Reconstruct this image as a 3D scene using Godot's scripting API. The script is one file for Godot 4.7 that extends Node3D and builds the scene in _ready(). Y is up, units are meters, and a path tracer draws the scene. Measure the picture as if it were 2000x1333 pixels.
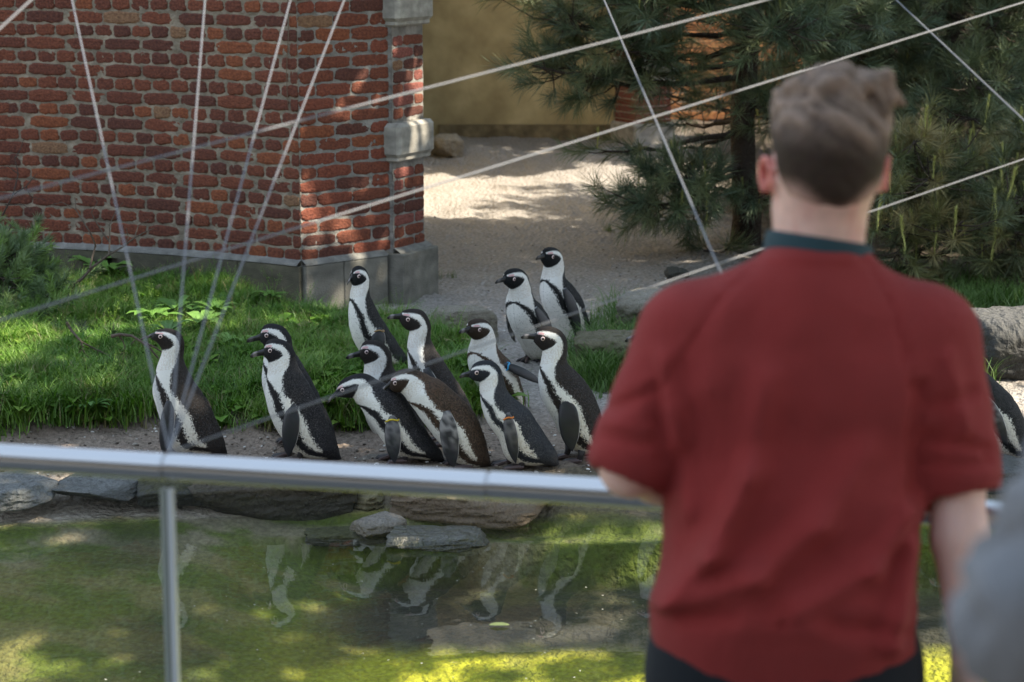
extends Node3D
# A penguin enclosure seen over a glass railing: brick tower wall, sand yard, grass bank, pond and a visitor in a red sweater.

const F := 4400.0            # focal length in pixels of a 2000 pixel wide picture
const EYE := Vector3(0, 2.24, 0)
const PITCH := 0.187872
const WATER := -0.10
var rng := RandomNumberGenerator.new()
var used := {}
var noise := FastNoiseLite.new()
var fine := FastNoiseLite.new()
var tex := {}


func _ready() -> void:
	rng.seed = 7
	noise.seed = 3
	noise.frequency = 1.0
	noise.noise_type = FastNoiseLite.TYPE_SIMPLEX_SMOOTH
	fine.seed = 11
	fine.frequency = 1.0
	fine.fractal_octaves = 4
	stage()
	textures()
	land()
	pond()
	tower()
	far_buildings()
	rocks()
	railing()
	pines()
	shade_trees()
	plants()
	litter()
	penguins()
	visitor()
	neighbour()
	cables()


func stage() -> void:
	var cam := Camera3D.new()
	cam.name = "camera"
	cam.position = EYE
	cam.rotation = Vector3(-PITCH, 0, 0)
	cam.fov = 17.227
	var lens := CameraAttributesPhysical.new()
	lens.frustum_focal_length = 12.0 / tan(deg_to_rad(17.227 / 2.0))
	lens.exposure_aperture = 4.3
	lens.frustum_focus_distance = 9.5
	lens.frustum_near = 0.05
	lens.frustum_far = 400.0
	cam.attributes = lens
	cam.current = true
	add_child(cam)
	var env := Environment.new()
	env.tonemap_mode = Environment.TONE_MAPPER_LINEAR
	env.tonemap_exposure = 3.7
	env.sdfgi_enabled = true
	env.ssao_enabled = true
	env.ssil_enabled = true
	env.background_mode = Environment.BG_SKY
	var sky_mat := ProceduralSkyMaterial.new()
	sky_mat.sky_top_color = Color(0.60, 0.67, 0.76)
	sky_mat.sky_horizon_color = Color(0.84, 0.85, 0.86)
	sky_mat.sky_curve = 0.2
	sky_mat.ground_bottom_color = Color(0.22, 0.2, 0.18)
	sky_mat.ground_horizon_color = Color(0.5, 0.5, 0.48)
	sky_mat.sky_energy_multiplier = 0.88
	env.sky = Sky.new()
	env.sky.sky_material = sky_mat
	var we := WorldEnvironment.new()
	we.name = "surroundings"
	we.environment = env
	add_child(we)
	var sun := DirectionalLight3D.new()
	sun.name = "sun"
	sun.light_color = Color(1.0, 0.95, 0.87)
	sun.light_energy = 1.15
	sun.light_angular_distance = 0.5
	sun.shadow_enabled = true
	add_child(sun)
	sun.look_at_from_position(Vector3.ZERO, -sun_dir())


func sun_dir() -> Vector3:
	return Vector3(0.64, 0.75, 0.13).normalized()


# ---------------------------------------------------------------- helpers
func ray(x: float, y: float) -> Vector3:
	return Basis(Vector3.RIGHT, -PITCH) * Vector3((x - 1000.0) / F, -(y - 666.5) / F, -1.0)


func on(x: float, y: float, h := 0.0) -> Vector3:
	var d := ray(x, y)
	return EYE + d * ((h - EYE.y) / d.y)


func at(x: float, y: float, depth: float) -> Vector3:
	return EYE + ray(x, y) * depth


func lin(r: float, g: float, b: float) -> Color:
	return Color(r, g, b)


func numbered(parent: Node, called: String) -> String:
	var key := str(parent.get_instance_id()) + called
	var n: int = used.get(key, 0)
	used[key] = n + 1
	return called if n == 0 else "%s_%03d" % [called, n]


func tag(o: Node, label := "", category := "", group := "", kind := "") -> Node:
	if label:
		o.set_meta("label", label)
	if category:
		o.set_meta("category", category)
	if group:
		o.set_meta("group", group)
	if kind:
		o.set_meta("kind", kind)
	return o


func thing(called: String, label: String, category: String, pos := Vector3.ZERO, group := "") -> Node3D:
	var o := Node3D.new()
	o.name = numbered(self, called)
	add_child(o, true)
	o.position = pos
	tag(o, label, category, group)
	return o


func part(parent: Node3D, called: String, mesh: Mesh, material: Material, pos := Vector3.ZERO) -> MeshInstance3D:
	var o := MeshInstance3D.new()
	o.name = numbered(parent, called)
	o.mesh = mesh
	o.material_override = material
	parent.add_child(o, true)
	o.position = pos
	return o


func crowd(parent: Node3D, called: String, mesh: Mesh, material: Material, where: Array, tints: Array = []) -> MultiMeshInstance3D:
	var mm := MultiMesh.new()
	mm.transform_format = MultiMesh.TRANSFORM_3D
	mm.use_colors = tints.size() > 0
	mm.mesh = mesh
	mm.instance_count = where.size()
	for i in where.size():
		mm.set_instance_transform(i, where[i])
		if tints.size():
			mm.set_instance_color(i, tints[i])
	var o := MultiMeshInstance3D.new()
	o.name = numbered(parent, called)
	o.multimesh = mm
	o.material_override = material
	parent.add_child(o, true)
	o.set_meta("kind", "stuff")
	return o


class MB:
	var v := PackedVector3Array()
	var uv := PackedVector2Array()
	var col := PackedColorArray()
	var ix := PackedInt32Array()

	func vert(p: Vector3, t := Vector2.ZERO, c := Color.WHITE) -> int:
		v.append(p)
		uv.append(t)
		col.append(c)
		return v.size() - 1

	func tri(a: int, b: int, c: int) -> void:
		ix.append(a)
		ix.append(b)
		ix.append(c)

	func quad(a: int, b: int, c: int, d: int) -> void:
		tri(a, b, c)
		tri(a, c, d)

	func tri_out(a: int, b: int, c: int, mid: Vector3) -> void:
		var n := (v[c] - v[a]).cross(v[b] - v[a])
		if n.dot((v[a] + v[b] + v[c]) / 3.0 - mid) < 0.0:
			tri(a, c, b)
		else:
			tri(a, b, c)

	func quad_out(a: int, b: int, c: int, d: int, mid: Vector3) -> void:
		tri_out(a, b, c, mid)
		tri_out(a, c, d, mid)

	# a box with chamfered edges, in its own axes
	func box(t: Transform3D, size: Vector3, bevel := 0.004, c := Color.WHITE) -> void:
		var h := size / 2.0
		var e := minf(bevel, minf(h.x, minf(h.y, h.z)) * 0.9)
		var mid := t.origin
		var id := {}
		for sx in [-1, 1]:
			for sy in [-1, 1]:
				for sz in [-1, 1]:
					var s := Vector3(sx, sy, sz)
					for k in 3:
						var p := Vector3(sx * (h.x - e), sy * (h.y - e), sz * (h.z - e))
						p[k] = s[k] * h[k]
						id[[sx, sy, sz, k]] = vert(t * p, Vector2(p.x, p.y), c)
					tri_out(id[[sx, sy, sz, 0]], id[[sx, sy, sz, 1]], id[[sx, sy, sz, 2]], mid)
		for s in [-1, 1]:
			quad_out(id[[s, -1, -1, 0]], id[[s, 1, -1, 0]], id[[s, 1, 1, 0]], id[[s, -1, 1, 0]], mid)
			quad_out(id[[-1, s, -1, 1]], id[[1, s, -1, 1]], id[[1, s, 1, 1]], id[[-1, s, 1, 1]], mid)
			quad_out(id[[-1, -1, s, 2]], id[[1, -1, s, 2]], id[[1, 1, s, 2]], id[[-1, 1, s, 2]], mid)
			for r in [-1, 1]:
				quad_out(id[[s, r, -1, 0]], id[[s, r, 1, 0]], id[[s, r, 1, 1]], id[[s, r, -1, 1]], mid)
				quad_out(id[[s, -1, r, 0]], id[[s, 1, r, 0]], id[[s, 1, r, 2]], id[[s, -1, r, 2]], mid)
				quad_out(id[[-1, s, r, 1]], id[[1, s, r, 1]], id[[1, s, r, 2]], id[[-1, s, r, 2]], mid)

	# a round tube through points, each with its radius
	func tube(pts: PackedVector3Array, rad: PackedFloat32Array, sides := 8, c := Color.WHITE, bump := 0.0) -> void:
		var n := pts.size()
		var up := Vector3.UP
		var first := v.size()
		var ups: Array = []
		for i in n:
			var d := (pts[mini(i + 1, n - 1)] - pts[maxi(i - 1, 0)]).normalized()
			if i == 0:
				up = Vector3.RIGHT if absf(d.y) > 0.8 else Vector3.UP
			up = (up - d * up.dot(d)).normalized()
			var side := d.cross(up)
			for k in sides:
				var a := TAU * k / sides
				var r := rad[i] * (1.0 + bump * sin(k * 2.4 + i * 1.7))
				vert(pts[i] + (up * cos(a) + side * sin(a)) * r, Vector2(float(k) / sides, float(i)), c)
		for i in n - 1:
			for k in sides:
				var a := first + i * sides + k
				var b := first + i * sides + (k + 1) % sides
				quad(a, a + sides, b + sides, b)
		var e0 := vert(pts[0], Vector2.ZERO, c)
		var e1 := vert(pts[n - 1], Vector2.ZERO, c)
		for k in sides:
			tri(e0, first + k, first + (k + 1) % sides)
			tri(e1, first + (n - 1) * sides + (k + 1) % sides, first + (n - 1) * sides + k)

	func mesh(flat := false, closed := true) -> ArrayMesh:
		if closed:
			var vol := 0.0
			var o := v[0]
			for i in range(0, ix.size(), 3):
				vol += (v[ix[i]] - o).dot((v[ix[i + 1]] - o).cross(v[ix[i + 2]] - o))
			if vol > 0.0:
				for i in range(0, ix.size(), 3):
					var s := ix[i + 1]
					ix[i + 1] = ix[i + 2]
					ix[i + 2] = s
		var V := v
		var U := uv
		var C := col
		var I := ix
		if flat:
			V = PackedVector3Array()
			U = PackedVector2Array()
			C = PackedColorArray()
			I = PackedInt32Array()
			for k in ix.size():
				V.append(v[ix[k]])
				U.append(uv[ix[k]])
				C.append(col[ix[k]])
				I.append(k)
		var N := PackedVector3Array()
		N.resize(V.size())
		for i in range(0, I.size(), 3):
			var a := I[i]
			var b := I[i + 1]
			var c := I[i + 2]
			var n := (V[c] - V[a]).cross(V[b] - V[a])
			N[a] += n
			N[b] += n
			N[c] += n
		for i in N.size():
			N[i] = N[i].normalized() if N[i].length_squared() > 0.0 else Vector3.UP
		var arr := []
		arr.resize(Mesh.ARRAY_MAX)
		arr[Mesh.ARRAY_VERTEX] = V
		arr[Mesh.ARRAY_NORMAL] = N
		arr[Mesh.ARRAY_TEX_UV] = U
		arr[Mesh.ARRAY_COLOR] = C
		arr[Mesh.ARRAY_INDEX] = I
		var m := ArrayMesh.new()
		m.add_surface_from_arrays(Mesh.PRIMITIVE_TRIANGLES, arr)
		return m


func box_mesh(size: Vector3, bevel := 0.004) -> ArrayMesh:
	var m := MB.new()
	m.box(Transform3D(), size, bevel)
	return m.mesh(true)


func noise_tex(freq: float, octaves: int, low: Color, high: Color, seed_: int, size := 512, kind := FastNoiseLite.TYPE_SIMPLEX_SMOOTH, mid := -1.0) -> NoiseTexture2D:
	var n := FastNoiseLite.new()
	n.noise_type = kind
	n.frequency = freq
	n.seed = seed_
	n.fractal_octaves = octaves
	var t := NoiseTexture2D.new()
	t.width = size
	t.height = size
	t.seamless = true
	t.generate_mipmaps = false
	t.noise = n
	var g := Gradient.new()
	g.set_color(0, low)
	g.set_color(1, high)
	if mid > 0.0:
		g.set_offset(0, mid - 0.18)
		g.set_offset(1, mid + 0.18)
	t.color_ramp = g
	return t


func textures() -> void:
	var w := Color.WHITE
	tex.mottle = noise_tex(0.008, 5, Color(0.62, 0.62, 0.62), w, 1)
	tex.grain = noise_tex(0.06, 4, Color(0.66, 0.66, 0.66), w, 2)
	tex.rough = noise_tex(0.025, 6, Color.BLACK, w, 4)
	tex.crag = noise_tex(0.012, 6, Color.BLACK, w, 5)
	tex.pit = noise_tex(0.09, 3, Color.BLACK, w, 6)
	tex.ripple = noise_tex(0.01, 3, Color.BLACK, w, 8)
	tex.knit = noise_tex(0.2, 2, Color(0.8, 0.8, 0.8), w, 9)
	tex.brick = noise_tex(0.02, 5, Color(0.55, 0.5, 0.5), Color(1, 1, 1), 10)
	tex.soft = noise_tex(0.01, 4, Color(0.74, 0.72, 0.69), w, 14)
	tex.sand = noise_tex(0.035, 5, Color(0.68, 0.66, 0.64), w, 12)


# colour in linear values; tile = size in metres of one repeat of the texture
func mat(c: Color, rough := 0.8, t: Texture2D = null, tile := 1.0, relief: Texture2D = null, height := 0.0, tint := false) -> StandardMaterial3D:
	var m := StandardMaterial3D.new()
	m.albedo_color = c.linear_to_srgb()
	m.roughness = rough
	m.vertex_color_use_as_albedo = tint
	if t or relief:
		m.uv1_triplanar = true
		m.uv1_world_triplanar = true
		m.uv1_scale = Vector3.ONE / tile
	if t:
		m.albedo_texture = t
	if relief:
		m.heightmap_enabled = true
		m.heightmap_texture = relief
		m.heightmap_scale = height
	return m


func curve(table: Array, t: float) -> float:
	# piecewise linear: [t0, v0, t1, v1 ...]
	var n := table.size() / 2
	if t <= table[0]:
		return table[1]
	for i in range(1, n):
		if t <= table[2 * i]:
			var k: float = (t - table[2 * i - 2]) / (table[2 * i] - table[2 * i - 2])
			return lerpf(table[2 * i - 1], table[2 * i + 1], k)
	return table[2 * n - 1]


# ---------------------------------------------------------------- ground and pond
func shore(x: float) -> float:
	# z of the waterline
	return curve([-4.0, -8.42, -2.0, -8.45, -1.5, -8.55, -0.9, -8.70, -0.3, -8.62, 0.5, -8.62, 2.0, -8.65, 4.0, -8.7], x) + 0.03 * noise.get_noise_1d(x * 3.1)


func grass_edge(x: float) -> float:
	return curve([-5.0, -9.35, -2.2, -9.42, -1.8, -9.6, -1.5, -9.75, -1.1, -9.5, -0.6, -9.6, -0.2, -9.75, 0.05, -9.9, 0.4, -10.6, 0.8, -10.4, 1.6, -9.9, 4.0, -9.7], x)


func grassy(x: float, z: float) -> float:
	# 1 where the grass bank is, 0 on bare sand
	var w := 0.08 * noise.get_noise_2d(x * 2.3, z * 2.3)
	var front := smoothstep(0.0, 0.18, grass_edge(x) - z + w)
	var right := curve([-13.5, -1.7, -12.6, -1.45, -12.2, -1.3, -12.0, -1.1, -11.6, -0.5, -11.0, -0.15, -10.4, 0.02, -9.6, 0.1], z)
	return front * smoothstep(0.0, 0.14, right - x + w)


func ground_height(x: float, z: float) -> float:
	var h := 0.0
	var s := z - shore(x)          # > 0 towards the viewer: water
	var g := grassy(x, z)
	h += g * (0.05 + 0.10 * smoothstep(0.0, 0.6, grass_edge(x) - z)) + 0.05 * g * noise.get_noise_2d(x * 1.7, z * 1.7)
	h += 0.020 * noise.get_noise_2d(x * 3.0, z * 5.0) + 0.017 * noise.get_noise_2d(x * 6.0 + z * 2.0, z * 10.0) + 0.009 * noise.get_noise_2d(x * 19.0, z * 19.0)
	h += 0.10 * smoothstep(-14.0, -17.0, z) * (0.6 + noise.get_noise_2d(x * 0.5, z * 0.5))
	var ramp := lerpf(-0.60, -0.24, smoothstep(-1.6, -1.1, x))
	if s > ramp:
		var k := smoothstep(ramp, 0.01, s)
		h = lerpf(h, WATER + 0.005, k)
		if s > 0.0:
			var shelf := smoothstep(-1.2, -0.4, x)
			var gentle := -0.22 * smoothstep(0.0, 1.6, s) - 0.04 * smoothstep(0.0, 0.25, s)
			var edge := 0.24 + 0.03 * noise.get_noise_1d(x * 2.0)
			var step := -0.06 * smoothstep(0.0, 0.12, s) - 0.16 * smoothstep(edge, edge + 0.03, s) - 0.1 * smoothstep(edge, 1.4, s)
			h += lerpf(gentle, step, shelf) + 0.008 * noise.get_noise_2d(x * 5.0, z * 5.0)
	return h


func ground_tint(x: float, z: float, h: float) -> Color:
	var n := noise.get_noise_2d(x * 1.1 + 9.0, z * 1.1)
	var f := fine.get_noise_2d(x * 3.0, z * 3.0)
	var sand := lin(0.445, 0.42, 0.39) * (1.0 + 0.12 * n + 0.12 * f)
	var path := lin(0.33, 0.265, 0.21) * (1.0 + 0.18 * f)
	var c := sand.lerp(path, smoothstep(-10.4, -9.6, z + 0.2 * n))
	c = c.lerp(lin(0.055, 0.045, 0.028), grassy(x, z) * 0.92)
	# pine litter below the trees on the right
	c = c.lerp(lin(0.11, 0.085, 0.055), smoothstep(1.35, 1.9, x + 0.3 * f) * smoothstep(-10.2, -11.5, z))
	var s := z - shore(x)
	if s > -0.5:
		var wet := smoothstep(-0.05, 0.03, s + 0.06 * f)
		var beach := lin(0.62, 0.56, 0.46).lerp(lin(0.16, 0.13, 0.085), smoothstep(-1.3, -0.7, x))
		c = c.lerp(beach, smoothstep(-0.5, -0.3, s))
		c = c.lerp(lin(0.20, 0.19, 0.035), wet * smoothstep(0.02, 0.3, f + 0.28) * 0.85)
		if s > 0.0:
			var mud := lin(0.21, 0.21, 0.06).lerp(lin(0.34, 0.30, 0.20), smoothstep(0.5, 0.1, s))
			var moss := lin(0.115, 0.165, 0.014)
			var a := smoothstep(-0.10, 0.22, fine.get_noise_2d(x * 1.4 + 4.0, z * 3.4) + 0.4 * f + 0.12 + 0.25 * smoothstep(-1.2, -0.3, x))
			var b := mud.lerp(moss, a)
			var open := smoothstep(0.6, 1.2, s + 0.5 * smoothstep(-0.6, 0.2, x) + 0.35 * n)
			b = b.lerp(lin(0.52, 0.54, 0.03), open * smoothstep(-1.1, -0.4, x) * smoothstep(-6.0, -6.8, z) * smoothstep(-0.7, 0.2, n + 0.5 * f + 0.15))
			b = b.lerp(lin(0.05, 0.065, 0.012), smoothstep(0.0, 0.5, noise.get_noise_2d(x * 0.8 + 30.0, z * 1.4)) * lerpf(0.75, 0.25, smoothstep(-1.0, -0.4, x)))
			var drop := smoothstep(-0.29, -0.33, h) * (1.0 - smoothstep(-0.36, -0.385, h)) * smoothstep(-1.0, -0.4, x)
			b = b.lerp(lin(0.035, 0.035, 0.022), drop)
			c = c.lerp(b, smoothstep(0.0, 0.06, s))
	return c


func sheet(xs: PackedFloat32Array, zs: PackedFloat32Array, high: Callable, tint: Callable) -> ArrayMesh:
	var m := MB.new()
	for z in zs:
		for x in xs:
			var h: float = high.call(x, z)
			m.vert(Vector3(x, h, z), Vector2(x, z), tint.call(x, z, h))
	var w := xs.size()
	for j in zs.size() - 1:
		for i in w - 1:
			var a := j * w + i
			m.quad(a, a + w, a + w + 1, a + 1)
	# front faces run clockwise seen from above
	var n := (m.v[m.ix[2]] - m.v[m.ix[0]]).cross(m.v[m.ix[1]] - m.v[m.ix[0]])
	if n.y < 0.0:
		for i in range(0, m.ix.size(), 3):
			var s := m.ix[i + 1]
			m.ix[i + 1] = m.ix[i + 2]
			m.ix[i + 2] = s
	return m.mesh(false, false)


func steps(list: Array) -> PackedFloat32Array:
	# [from, to, step, to, step ...]
	var out := PackedFloat32Array([list[0]])
	for i in range(1, list.size(), 2):
		var a: float = out[out.size() - 1]
		var n := maxi(1, roundi(absf(list[i] - a) / list[i + 1]))
		for k in n:
			out.append(lerpf(a, list[i], float(k + 1) / n))
	return out


func land() -> void:
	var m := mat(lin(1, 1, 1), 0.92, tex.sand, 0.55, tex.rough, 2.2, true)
	var o := MeshInstance3D.new()
	o.name = "ground"
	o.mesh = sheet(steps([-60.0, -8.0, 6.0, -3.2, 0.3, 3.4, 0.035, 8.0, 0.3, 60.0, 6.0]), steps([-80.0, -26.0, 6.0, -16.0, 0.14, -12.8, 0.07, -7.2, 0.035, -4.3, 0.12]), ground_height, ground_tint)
	o.material_override = m
	add_child(o)
	tag(o, "", "", "", "structure")
	# raised terrace on which the visitors stand
	var deck := MeshInstance3D.new()
	deck.name = "viewing_terrace"
	var b := MB.new()
	b.box(Transform3D(Basis(), Vector3(0, -0.24, 6.1)), Vector3(60, 0.8, 20.5), 0.01)
	deck.mesh = b.mesh(true)
	deck.material_override = mat(lin(0.26, 0.25, 0.23), 0.85, tex.grain, 0.6, tex.pit, 0.2)
	add_child(deck)
	tag(deck, "", "", "", "structure")


func pond() -> void:
	var m := StandardMaterial3D.new()
	m.transparency = BaseMaterial3D.TRANSPARENCY_ALPHA
	m.albedo_color = Color(0.26, 0.30, 0.10, 0.05)
	m.roughness = 0.0
	m.metallic_specular = 0.40
	m.normal_enabled = true
	var n := FastNoiseLite.new()
	n.seed = 21
	n.frequency = 0.012
	n.fractal_octaves = 3
	var t := NoiseTexture2D.new()
	t.width = 512
	t.height = 512
	t.seamless = true
	t.as_normal_map = true
	t.bump_strength = 2.0
	t.generate_mipmaps = false
	t.noise = n
	m.normal_texture = t
	m.normal_scale = 0.05
	m.uv1_scale = Vector3(0.7, 0.7, 0.7)
	var o := MeshInstance3D.new()
	o.name = "pond_water"
	o.mesh = sheet(steps([-6.0, 6.0, 0.5]), steps([-9.3, -4.16, 0.3]), func(_x, _z): return WATER, func(_x, _z, _h): return Color.WHITE)
	o.material_override = m
	add_child(o)
	tag(o, "", "", "", "structure")


# ---------------------------------------------------------------- brick tower
const COURSE := 0.077
var brick_mats: Array = []
var stretchers: Array = []
var headers: Array = []


# a worn brick: x along the wall, y up, z out of the wall; its face stands at z = 0
func brick_mesh(w: float, h: float, wear: float) -> ArrayMesh:
	var m := MB.new()
	var n := 20
	var rings := [[-0.05, 1.0, 0.0], [-0.004, 1.0, 1.0], [0.003, 0.94, 0.8], [0.0042, 0.62, 0.3]]
	var jag: Array = []
	for k in n:
		jag.append([rng.randf_range(-1, 1), rng.randf_range(-1, 1)])
	for r in rings:
		for k in n:
			var a := TAU * k / n
			# rounded rectangle
			var c := cos(a)
			var s := sin(a)
			var e := pow(pow(absf(c), 10.0) + pow(absf(s), 10.0), -0.1)
			var x: float = c * e * w / 2.0 * (r[1] if r[1] < 0.9 else 1.0)
			var y: float = s * e * h / 2.0 * (r[1] if r[1] < 0.9 else 1.0)
			if r[1] < 0.97 and r[1] > 0.9:
				x -= signf(x) * minf(absf(x), 0.005)
				y -= signf(y) * minf(absf(y), 0.005)
			x += jag[k][0] * wear * 0.006 * r[2]
			y += (jag[k][1] - 0.15) * wear * 0.006 * r[2]
			m.vert(Vector3(x, y, r[0] + rng.randf_range(-0.002, 0.002) * r[2] * wear))
	for i in rings.size() - 1:
		for k in n:
			var a := i * n + k
			var b := i * n + (k + 1) % n
			m.quad(a, b, b + n, a + n)
	var mid := m.vert(Vector3(0, 0, 0.0042))
	for k in n:
		m.tri(mid, (rings.size() - 1) * n + k, (rings.size() - 1) * n + (k + 1) % n)
	var back := m.vert(Vector3(0, 0, -0.05))
	for k in n:
		m.tri(back, (k + 1) % n, k)
	return m.mesh()


# plan of the tower wall, walking from the left to the corner: a concave curve
func plan_point(s: float) -> Vector3:
	# s = metres left of the corner
	var x := -1.19 - curve([0.0, 0.0, 0.15, 0.125, 0.36, 0.31, 0.9, 0.80, 1.45, 1.31, 1.95, 1.795, 3.6, 3.4], s)
	var z := -12.58 - curve([0.0, 0.0, 0.15, 0.082, 0.36, 0.19, 0.9, 0.44, 1.45, 0.64, 1.95, 0.76, 3.6, 1.05], s)
	return Vector3(x, 0, z)


func wall_frame(kind: int, s: float) -> Transform3D:
	# kind 0 curved left face (s from the corner leftwards), 1 right face, 2 pilaster
	var p: Vector3
	var along: Vector3
	if kind == 0:
		p = (plan_point(s - 0.05) + plan_point(s) + plan_point(s + 0.05)) / 3.0 if s > 0.05 else plan_point(s)
		along = (plan_point(s - 0.06) - plan_point(s + 0.06)).normalized() if s > 0.06 else (plan_point(0.0) - plan_point(0.12)).normalized()
	elif kind == 1:
		var a := Vector3(-1.19, 0, -12.58)
		var b := Vector3(-0.70, 0, -13.03)
		along = (b - a).normalized()
		p = a + along * s
	else:
		var a := Vector3(-0.688, 0, -13.005)
		var b := Vector3(-0.520, 0, -13.345)
		along = (b - a).normalized()
		p = a + along * s
	return Transform3D(Basis(along, Vector3.UP, along.cross(Vector3.UP)), p)


func strip(m: MB, kind: int, s0: float, s1: float, y0: float, y1: float, off: float, cell: float, rough: float) -> void:
	var ns := maxi(1, ceili((s1 - s0) / cell))
	var ny := maxi(1, ceili((y1 - y0) / cell))
	var base := m.v.size()
	for j in ny + 1:
		for i in ns + 1:
			var s := lerpf(s0, s1, float(i) / ns)
			var y := lerpf(y0, y1, float(j) / ny)
			var t := wall_frame(kind, s)
			var d := off + rough * (fine.get_noise_3d(s * 16.0 + kind * 50.0, y * 22.0, kind) + 0.4 * noise.get_noise_2d(s * 60.0, y * 60.0))
			m.vert(t.origin + Vector3(0, y, 0) + t.basis.z * d, Vector2(s, y))
	var first := m.ix.size()
	for j in ny:
		for i in ns:
			var a := base + j * (ns + 1) + i
			m.quad(a, a + ns + 1, a + ns + 2, a + 1)
	var t0 := wall_frame(kind, (s0 + s1) / 2.0)
	var n := (m.v[m.ix[first + 2]] - m.v[m.ix[first]]).cross(m.v[m.ix[first + 1]] - m.v[m.ix[first]])
	if n.dot(t0.basis.z) < 0.0:
		for i in range(first, m.ix.size(), 3):
			var sw := m.ix[i + 1]
			m.ix[i + 1] = m.ix[i + 2]
			m.ix[i + 2] = sw


func lay_brick(root: Node3D, far: Array, kind: int, s: float, y: float, stretcher: bool, cut := 1.0, own := true, squash := 1.0) -> void:
	var t := wall_frame(kind, s)
	t.origin += Vector3(0, y, 0) + t.basis.z * rng.randf_range(-0.0045, 0.001)
	t.basis = t.basis * Basis(Vector3.BACK, rng.randf_range(-0.012, 0.012)) * Basis.from_scale(Vector3(cut * rng.randf_range(0.95, 1.02), squash * rng.randf_range(0.93, 1.06), 1))
	var mesh: Mesh = stretchers[rng.randi() % stretchers.size()] if stretcher else headers[rng.randi() % headers.size()]
	var pick := rng.randf()
	var tone := 0 if pick < 0.42 else 1 if pick < 0.74 else 2 if pick < 0.88 else 3 if pick < 0.985 else 4
	if kind == 2 and tone < 4:
		tone = [5, 1, 5, 2][rng.randi() % 4]
	elif kind == 1 and tone == 0:
		tone = 6
	if own:
		part(root, "brick", mesh, brick_mats[tone]).transform = t
	else:
		far.append(t)


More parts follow.
